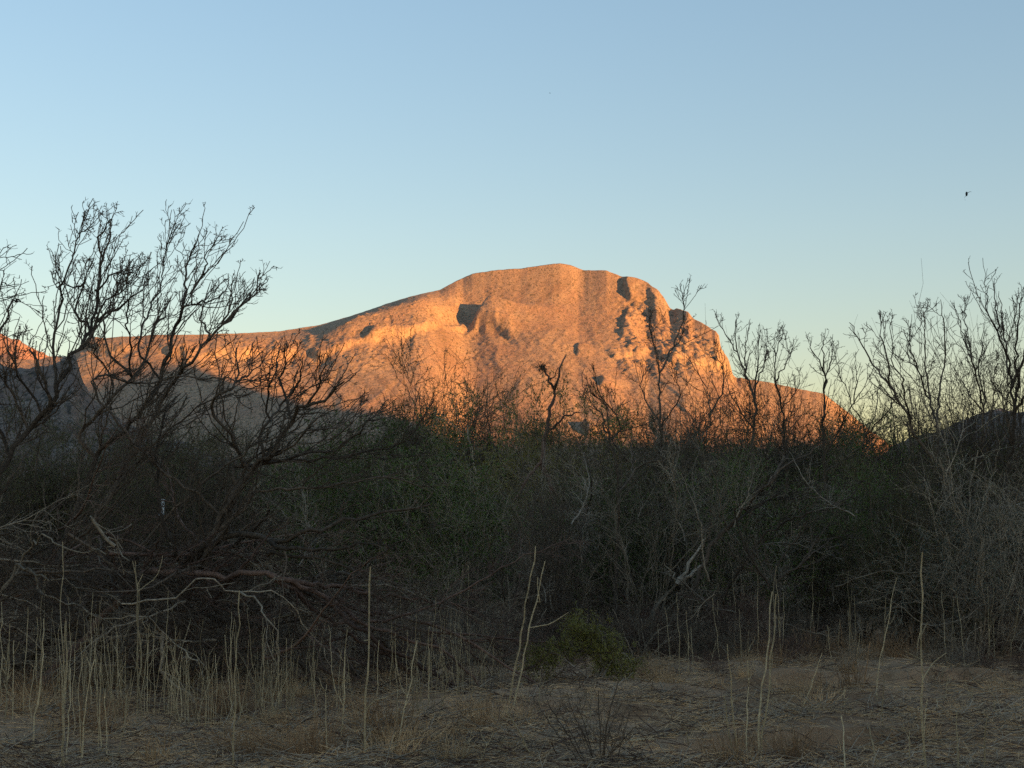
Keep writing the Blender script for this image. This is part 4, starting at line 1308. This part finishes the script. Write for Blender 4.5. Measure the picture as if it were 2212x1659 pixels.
LG = 'pale dry stalk in the crowd of stalks at the left'
LC = 'pale dry stalk before the brush heap in the middle'
LRT = 'pale dry stalk along the foot of the thicket on the right'
LO = 'short orange dry stalk at the foot of the brush'
LOPEN = 'thin short stalk on the open ground at the lower right'
more = [(z4, LG, STALK, [(150, 1420, 170, 680), (30, 1400, 60, 780), (560, 1320, 566, 590), (600, 1600, 590, 1120), (640, 1540, 610, 650), (720, 1400, 625, 780), (420, 1650, 430, 1050),
    (475, 1670, 575, 1000), (495, 1620, 490, 890), (715, 1330, 712, 830), (850, 1290, 908, 780), (1060, 1300, 1110, 950), (720, 1590, 800, 1060), (20, 1460, 50, 900), (70, 1440, 85, 880),
    (185, 1450, 220, 960), (255, 1400, 250, 1080), (440, 1500, 455, 940), (625, 1560, 615, 980), (665, 1600, 640, 1180), (0, 1380, 10, 650), (330, 1330, 320, 680), (230, 1320, 225, 740), (690, 1300, 660, 900), (760, 1400, 762, 920)]),
  (z4, LC, STALK, [(1510, 1360, 1510, 880), (1555, 1340, 1556, 1050), (1490, 1530, 1580, 1240), (1705, 1370, 1695, 920), (1740, 1380, 1742, 870), (1910, 1240, 1912, 890), (1985, 1640, 1988, 1150), (2055, 1560, 2112, 810),
    (1340, 1200, 1380, 780), (1095, 1130, 1093, 780), (1740, 1330, 1820, 970), (1655, 1290, 1695, 1000), (1420, 1400, 1425, 1260), (2080, 1480, 2100, 940), (1900, 1420, 1920, 1000)]),
  (z5, LC, STALK, [(400, 1570, 530, 880), (535, 1180, 524, 870), (470, 1330, 470, 830), (55, 1400, 108, 820), (30, 1350, 70, 940), (410, 1480, 412, 1180), (920, 1320, 925, 1070), (710, 1200, 718, 1060), (835, 1050, 838, 400), (780, 1060, 808, 420),
    (970, 1140, 1000, 900), (1020, 1160, 1042, 950), (590, 1340, 600, 1180), (800, 1650, 820, 1500), (890, 1660, 1000, 1440), (1000, 1600, 1060, 1480), (330, 1660, 400, 1440), (1270, 1300, 1280, 1060), (1550, 1410, 1562, 1180), (1570, 1420, 1600, 1130)]),
  (z6, LRT, STALK, [(640, 1290, 658, 430), (475, 1540, 480, 1000), (1135, 1120, 1165, 835), (1240, 950, 1250, 480), (1265, 1230, 1390, 500), (1940, 1000, 1938, 535), (1988, 1010, 1978, 745), (1708, 960, 1690, 400), (70, 1140, 52, 590),
    (130, 1100, 108, 700), (540, 990, 546, 770), (682, 1060, 680, 740), (1300, 1100, 1320, 620), (150, 1100, 135, 800), (880, 960, 920, 640), (990, 900, 985, 720), (790, 1010, 780, 850), (480, 1250, 490, 820), (310, 980, 300, 640), (1480, 840, 1480, 620), (1640, 900, 1640, 590),
    (255, 1060, 290, 880), (165, 1150, 190, 990), (1210, 900, 1225, 700), (720, 880, 740, 620)]),
  (z6, LO, STALK_O, [(1065, 985, 1043, 765), (1030, 985, 1035, 850), (1812, 970, 1810, 745), (870, 990, 872, 800), (835, 960, 850, 810), (440, 1060, 440, 840), (485, 1000, 490, 830), (1945, 960, 1960, 750), (1110, 980, 1112, 900)]),
  (z4, LO, STALK_O, [(1300, 1310, 1290, 1120), (1320, 1310, 1330, 1150), (1410, 1330, 1405, 1030), (1390, 1290, 1375, 1150), (1455, 1330, 1470, 1150), (1345, 1310, 1360, 1180), (490, 1600, 500, 1350), (380, 1480, 372, 1180), (860, 1200, 880, 1010), (1870, 1650, 1875, 1510), (1970, 1655, 1950, 1510), (1920, 1600, 1900, 1440)]),
  (z6, LOPEN, STALK, [(2150, 1400, 2155, 1220), (1282, 1665, 1220, 1400), (1312, 1490, 1310, 1090), (1550, 1120, 1540, 1030), (1680, 1250, 1700, 1095), (1660, 1150, 1675, 1040), (1845, 1300, 1848, 1160), (1465, 1620, 1466, 1430), (905, 1370, 935, 1210), (1070, 1350, 1070, 1160), (120, 1510, 112, 1410), (800, 1290, 935, 960),
    (1640, 1350, 1632, 1240), (1980, 1330, 1975, 1200), (1795, 1120, 1845, 1020)])]
def side_shoots(fn, xb, yb, xt, yt):
    out = []
    for _ in range(int(gs.r.integers(0, 3))):
        t = gs.r.uniform(0.3, 0.95)
        x, y = xb + (xt - xb) * t, yb + (yt - yb) * t
        s = gs.r.choice([-1, 1])
        l = gs.r.uniform(25, 90)
        out.append(fn((x, y), (x + s * l * 0.4, y - l * 0.55), (x + s * l * 0.6, y - l * 1.2)))
    return out


for fn, lb, mt, lst in more:
    for xb, yb, xt, yt in lst:
        stalk(fn((xb, yb))[0], fn((xt, yt))[0], float(gs.r.uniform(0.0032, 0.0056)), mt, lb, lb.replace('stalk', 'stalks', 1), side_shoots(fn, xb, yb, xt, yt))
# more of the crowd further in, thinner
for k in range(130):
    left = k < 96
    px = gs.r.uniform(-60, 1000) if left else gs.r.uniform(1420, 2230)
    py = gs.r.uniform(1440, 1560) if left else gs.r.uniform(1400, 1460)
    hgt = gs.r.uniform(60, 240) * (1.2 if px < 500 else 0.9)
    lb = (LG if px < 480 else LC) if left else LRT
    stalk((px, py), (px + gs.r.normal(0, 14), py - hgt), float(gs.r.uniform(0.003, 0.0048)), STALK, lb, lb.replace('stalk', 'stalks', 1))


# ------------------------------------------------------------------ small plants on the clearing
def tuft_mesh(seed, n, h, spread, mat):
    g = Grow(seed)
    a = g.r.uniform(0, 2 * math.pi, n)
    tilt = np.radians(np.abs(g.r.normal(0, spread, n)))
    D = np.stack([np.sin(tilt) * np.cos(a), np.sin(tilt) * np.sin(a), np.cos(tilt)], -1)
    S = np.stack([np.cos(a), np.sin(a), np.zeros(n)], -1) * g.r.uniform(0, 0.16, (n, 1)) + [0, 0, -0.02]
    b = g.extend(S, D, h * g.r.uniform(0.4, 1.15, n), np.full(n, 0.0026), np.full(n, 0.001), 5, 0.14, -0.04, 0.05)
    return tube_mesh('grass_tuft', [b + (3,)], mat)


TUFTS = [tuft_mesh(501, 90, 0.34, 32, STALK_O), tuft_mesh(502, 110, 0.22, 48, STRAW), tuft_mesh(503, 80, 0.40, 26, STALK_O)]
TALL = []
for sd_ in (511, 512):
    g_ = Grow(sd_)
    n_ = 11
    a_ = g_.r.uniform(0, 2 * math.pi, n_)
    t_ = np.radians(np.abs(g_.r.normal(0, 7, n_)))
    b_ = g_.extend(np.stack([np.cos(a_), np.sin(a_), np.zeros(n_)], -1) * g_.r.uniform(0, 0.25, (n_, 1)) + [0, 0, -0.03],
                   np.stack([np.sin(t_) * np.cos(a_), np.sin(t_) * np.sin(a_), np.cos(t_)], -1), g_.r.uniform(0.3, 0.95, n_), g_.r.uniform(0.0022, 0.0042, n_), np.full(n_, 0.0015), 8, 0.05, 0.01, 0.05)
    p_, d_, rr_, tt_ = g_.spawn(*b_, 2, 0.4, 0.95, 25, 55)
    b2_ = g_.extend(p_, d_, g_.r.uniform(0.05, 0.16, len(p_)), np.full(len(p_), 0.0018), np.full(len(p_), 0.001), 3, 0.1, 0.03, 0.1)
    TALL.append(tube_mesh('stalk_clump', [b_ + (4,), b2_ + (3,)], STALK))
for k in range(22):
    px, py = (gs.r.uniform(-20, 760), gs.r.uniform(1430, 1610)) if k < 16 else (gs.r.uniform(760, 1060), gs.r.uniform(1460, 1600))
    p = ground_at(px, py)
    o = link('stalk_clump', TALL[k % 2], None, (p[0], p[1], gz1(p[0], p[1])))
    o.rotation_euler = (0, 0, float(gs.r.uniform(0, 6.28)))
    o.scale = (1, 1, float(gs.r.uniform(0.45, 1.2)))
    lb = 'clump of thin dry stalks ' + ('near the left edge' if px < 260 else 'below the arched grey branch' if px < 520 else 'below the sloping fallen trunk' if px < 760 else 'in the middle foreground')
    tag(o, lb, 'grass', lb.replace('clump', 'clumps', 1))
spots = [(495, 1535, 0), (520, 1530, 2), (450, 1540, 0), (665, 1640, 0), (690, 1645, 2), (700, 1628, 1), (1745, 1428, 2), (1775, 1432, 0), (1825, 1430, 0), (1860, 1446, 0), (1895, 1450, 2), (1925, 1452, 0), (1960, 1450, 0), (1990, 1448, 2),
         (1575, 1638, 0), (1600, 1644, 1), (1695, 1618, 0), (1725, 1622, 2), (1830, 1470, 1), (1540, 1475, 1), (1610, 1470, 1), (1450, 1480, 1), (1130, 1560, 1), (985, 1650, 1), (840, 1655, 1), (1990, 1600, 1), (2080, 1560, 1), (2170, 1500, 1), (1770, 1520, 1), (110, 1600, 1), (330, 1640, 1), (560, 1610, 1), (20, 1560, 0), (1640, 1430, 2), (1590, 1425, 0)]
spots += [(gs.r.uniform(0, 1080), gs.r.uniform(1480, 1650), int(gs.r.choice([1, 1, 0]))) for _ in range(34)]
spots += [(gs.r.uniform(1380, 2000), gs.r.uniform(1420, 1500), int(gs.r.choice([1, 1, 2]))) for _ in range(14)]
for px, py, v in spots:
    p = ground_at(px, py)
    o = link('dry_grass_tuft', TUFTS[v], None, (p[0], p[1], gz1(p[0], p[1])))
    o.rotation_euler = (0, 0, float(gs.r.uniform(0, 6.28)))
    s = float(gs.r.uniform(0.7, 1.2))
    o.scale = (s, s, s)
    where = 'beside the stalks on the left' if px < 760 else ('in the middle foreground' if px < 1420 else ('at the foot of the thicket on the right' if py < 1480 else 'on the open ground at the lower right'))
    lb = ('orange tuft of dry grass ' if v != 1 else 'flattened straw coloured tuft of grass ') + where
    tag(o, lb, 'grass tuft', lb.replace('tuft', 'tufts', 1))

# small green shrub with drooping sprays
gb = Grow(520)
sb = ground_at(1290, 1476)
sb[2] = gz1(sb[0], sb[1])
root = tag(empty('green_shrub', sb), 'small yellow-green shrub with drooping sprays near the ground in the middle', 'shrub')
D_ = sb[1]
stems_ = []
for poly in ([(1290, 1476), (1288, 1430), (1270, 1380), (1242, 1345)], [(1292, 1476), (1300, 1420), (1300, 1370), (1285, 1352)], [(1285, 1476), (1240, 1440), (1200, 1410), (1172, 1400)],
             [(1296, 1476), (1320, 1430), (1345, 1410), (1365, 1430)], [(1290, 1470), (1325, 1400), (1318, 1372)]):
    dpt = D_ + np.cumsum(gb.r.normal(0, 0.08, len(poly)))
    q = resample([at(px, py, d) for (px, py), d in zip(poly, dpt)], 14)
    q[0] = sb
    stems_.append(q)
    link('stem', tube_mesh('shrub_stem', [(q[None] - sb, np.linspace(0.011, 0.004, 14)[None], 6)], BARK_PALE), root)
S_, DD_ = [], []
for (px, py, rx, ry, n) in ((1171, 1418, 38, 34, 110), (1242, 1348, 24, 22, 60), (1285, 1372, 34, 30, 110), (1310, 1408, 44, 32, 130), (1345, 1440, 34, 26, 80), (1225, 1390, 34, 26, 70), (1262, 1362, 26, 20, 50)):
    for _ in range(n):
        u = gb.r.normal(0, 0.5, 3)
        c = at(px + u[0] * rx, py + u[1] * ry, D_ + u[2] * 0.3)
        S_.append(c)
        DD_.append(unit(np.array([gb.r.normal(0, 0.6), gb.r.normal(0, 0.6), gb.r.normal(-0.3, 0.6)])))
sp = gb.extend(np.array(S_), np.array(DD_), gb.r.uniform(0.07, 0.2, len(S_)), np.full(len(S_), 0.0024), np.full(len(S_), 0.0012), 4, 0.2, -0.16, 0.1)
tag(link('twigs', tube_mesh('shrub_twigs', [(sp[0] - sb, sp[1], 3)], BARK_GREY), root), kind='stuff')
a_, b_ = along(sp[0], 14000, gb.r, 0.0)
a_ = a_ + gb.r.normal(0, 0.012, a_.shape)
tag(link('leaves', leaves_mesh('shrub_leaves', a_ - sb, b_ + [0, 0, -0.4], 0.024, 0.009, LEAF_YELLOW, gb.r, 0.6), root), kind='stuff')

# small leafless shrub at the bottom edge
p = ground_at(1292, 1655)
o = make_bush('bare_shrub', bush_parts(531, 0.60, 11, 44, 5, 4, 2, 0.03, 0.0055, 0.0013, BARK_DARK, wander=0.07, l1=(0.3, 0.6), tilt0=4))
o.location = (p[0], p[1], gz1(p[0], p[1]))
tag(o, 'small bare grey shrub fanning up from the ground at the bottom of the picture', 'shrub')

# fallen pale sticks on the ground
for (xa, ya), (xb, yb), lb in ((z5((1825, 1497))[0], z5((1975, 1497))[0], 'pale short stick lying flat right of the small bare shrub'),
                               (z5((1960, 1450))[0], z5((2065, 1443))[0], 'pale thin stick lying flat above the other stick on the right'),
                               (z4((640, 1590))[0], z4((1010, 1550))[0], 'curved grey stick lying on the straw at the left'),
                               (z4((1640, 1290))[0], z4((1920, 1295))[0], 'straight tan stick lying across the straw before the heap'),
                               (z6((1010, 1000))[0], z6((1290, 1008))[0], 'orange straight stick lying along the reddish grass bank')):
    A, B = ground_at(xa, ya), ground_at(xb, yb)
    q = resample([A, (A + B) / 2 + gs.r.normal(0, 0.03, 3), B], 8)
    q[:, 2] = ground_z(q[:, 0], q[:, 1]) + 0.02
    o = link('fallen_stick', tube_mesh('stick', [(q[None] - A, np.linspace(0.010, 0.006, 8)[None], 6)], STALK), None, A)
    tag(o, lb, 'stick')

# ------------------------------------------------------------------ straw and twig litter
def litter(name, n, lmin, lmax, r0, r1, mat, seed, tilt, lift, label, power=1.0):
    r = np.random.default_rng(seed)
    u = r.uniform(0, 1, n * 2)
    y = 1.0 / (1 / 8.6 - u * (1 / 8.6 - 1 / 24.0))
    x = r.uniform(-0.46, 0.46, n * 2) * y
    dens = 0.6 + 0.9 * N2.fbm(x / 1.1, y / 1.3, 3)
    bare = np.exp(-((x - 0.95) / 0.55) ** 2 - ((y - 10.35) / 0.4) ** 2)
    keep = r.uniform(0, 1, n * 2) < np.clip(dens - 0.75 * bare, 0.22, 1)
    x, y = x[keep][:n], y[keep][:n]
    m = len(x)
    a = r.normal(0, 1.1, m) + (r.uniform(0, 1, m) < 0.5) * math.pi
    t = np.abs(r.normal(0, tilt, m))
    D = np.stack([np.cos(a) * np.cos(t), np.sin(a) * np.cos(t), np.sin(t)], -1)
    L = r.uniform(lmin, lmax, m) ** power
    g = Grow(seed + 1)
    S = np.stack([x, y, ground_z(x, y) + r.uniform(0.0, lift, m)], -1)
    pts, rad = g.extend(S, D, L, r.uniform(r0, r1, m), r.uniform(r0, r1, m) * 0.7, 2, 0.12, -0.05, 0.05)
    gzv = ground_z(pts[..., 0], pts[..., 1])
    pts[..., 2] = np.maximum(pts[..., 2], gzv + 0.004)
    me = tube_mesh(name, [(pts, rad, 3)], mat)
    return tag(link(name, me), label, None, kind='stuff')


litter('straw_litter', 26000, 0.04, 0.22, 0.0016, 0.0042, STRAW, 601, 0.16, 0.035, 'pale straw littering the ground')
litter('twig_litter', 9000, 0.05, 0.40, 0.002, 0.005, BARK_GREY, 611, 0.22, 0.05, 'grey twigs littering the ground')
litter('dark_twig_litter', 6000, 0.05, 0.34, 0.002, 0.005, BARK_RED, 621, 0.22, 0.05, 'dark reddish twigs littering the ground')

# ------------------------------------------------------------------ marker and birds
WHITE = NT('white_paint').color((0.75, 0.76, 0.74)).m
GREYM = NT('grey_mark').color((0.16, 0.16, 0.17)).m
BIRD = NT('dark_feathers').color((0.05, 0.055, 0.06)).m


def box(name, size, mat, parent, loc, bev=0.15):
    import bmesh
    bm = bmesh.new()
    bmesh.ops.create_cube(bm, size=1)
    bmesh.ops.scale(bm, vec=size, verts=bm.verts)
    bmesh.ops.bevel(bm, geom=bm.edges[:], offset=min(size) * bev, segments=2, affect='EDGES')
    me = bpy.data.meshes.new(name)
    bm.to_mesh(me)
    bm.free()
    me.materials.append(mat)
    return link(name, me, parent, loc)


mp = at(349, 1097, 16.0)
root = tag(empty('white_marker', (mp[0], mp[1], gz1(mp[0], mp[1]))), 'narrow white marker glimpsed through the brush behind the leaning mesquites', 'marker')
mz = mp[2] - gz1(mp[0], mp[1])
q = np.array([[0.0, 0.02, -0.1], [0.004, 0.02, mz * 0.5], [0.002, 0.02, mz + 0.12]])
link('stake', tube_mesh('stake', [(q[None], np.full((1, 3), 0.008), 6)], BARK_DARK), root)
pl = box('plate', (0.055, 0.012, 0.20), WHITE, root, (0.002, 0.0, mz))
pl.rotation_euler = (0, R(2), 0)
for dx, dzz, w, h in ((0.014, 0.045, 0.022, 0.016), (0.012, 0.012, 0.024, 0.010), (-0.010, -0.025, 0.02, 0.03), (0.006, 0.080, 0.03, 0.008)):
    box('mark', (w, 0.004, h), GREYM, pl, (dx, -0.0075, dzz))


def bird(px, py, depth, size, label, wing1, wing2):
    c = at(px, py, depth)
    root = tag(empty('bird', c), label, 'bird', None)
    f = np.linspace(0, 1, 9)
    body = np.stack([0.1 * (f - 0.5), 0.9 * (f - 0.5) * 0.4, -(f - 0.5)], -1) * size
    rad = size * 0.30 * np.sqrt(np.clip(1 - (2 * f - 1) ** 2, 0.02, 1)) * (1 - 0.25 * f)
    link('body', tube_mesh('bird_body', [(body[None], rad[None], 10)], BIRD), root)
    for w in (wing1, wing2):
        q = resample(np.array(w) * size, 8)
        ch = size * 0.20 * np.array([0.9, 1.2, 1.2, 1.1, 0.9, 0.7, 0.45, 0.12])
        v, fc = [], []
        for i in range(8):
            for s_, t_ in ((-1, 0), (0, 0.03), (1, 0), (0, -0.03)):
                v.append(q[i] + np.array([0.35 * s_ * ch[i], s_ * ch[i], t_ * size]))
        for i in range(7):
            for j in range(4):
                fc.append([i * 4 + j, i * 4 + (j + 1) % 4, i * 4 + 4 + (j + 1) % 4, i * 4 + 4 + j])
        link('wing', mesh_arrays('bird_wing', np.array(v), np.array(fc), True, [BIRD]), root)
    return root


bird(2088, 419, 60, 0.19, 'small dark bird with spread wings in the sky at the upper right', [(0.1, 0, 0.2), (0.55, 0.05, 0.42), (0.95, 0.1, 0.6), (1.2, 0.1, 0.45)], [(-0.1, 0, -0.3), (-0.42, 0.05, -0.7), (-0.45, 0.1, -1.1), (-0.25, 0.1, -1.5)])
bird(1188, 201, 160, 0.13, 'tiny speck of a bird high in the sky above the summit', [(0.1, 0, 0.1), (0.5, 0.05, 0.25), (0.8, 0.1, 0.2), (1.0, 0.1, 0.05)], [(-0.1, 0, 0.1), (-0.5, 0.05, 0.25), (-0.8, 0.1, 0.2), (-1.0, 0.1, 0.05)])


# ------------------------------------------------------------------ tell few look-alikes apart by their order from left to right
by = {}
for o in COL.objects:
    if o.parent is None and 'label' in o and 'category' in o:
        by.setdefault(o['label'], []).append(o)
ORDER = {2: ('left of two', 'right of two'), 3: ('leftmost of three', 'middle of three', 'rightmost of three'),
         4: ('leftmost of four', 'second of four', 'third of four', 'rightmost of four')}
for lb, obs in by.items():
    if len(obs) in ORDER:
        obs.sort(key=lambda o: o.location[0] / max(1.0, o.location[1]))
        for o, w in zip(obs, ORDER[len(obs)]):
            if len((lb + ' ' + w).split()) <= 15:
                o['label'] = lb + ', ' + w
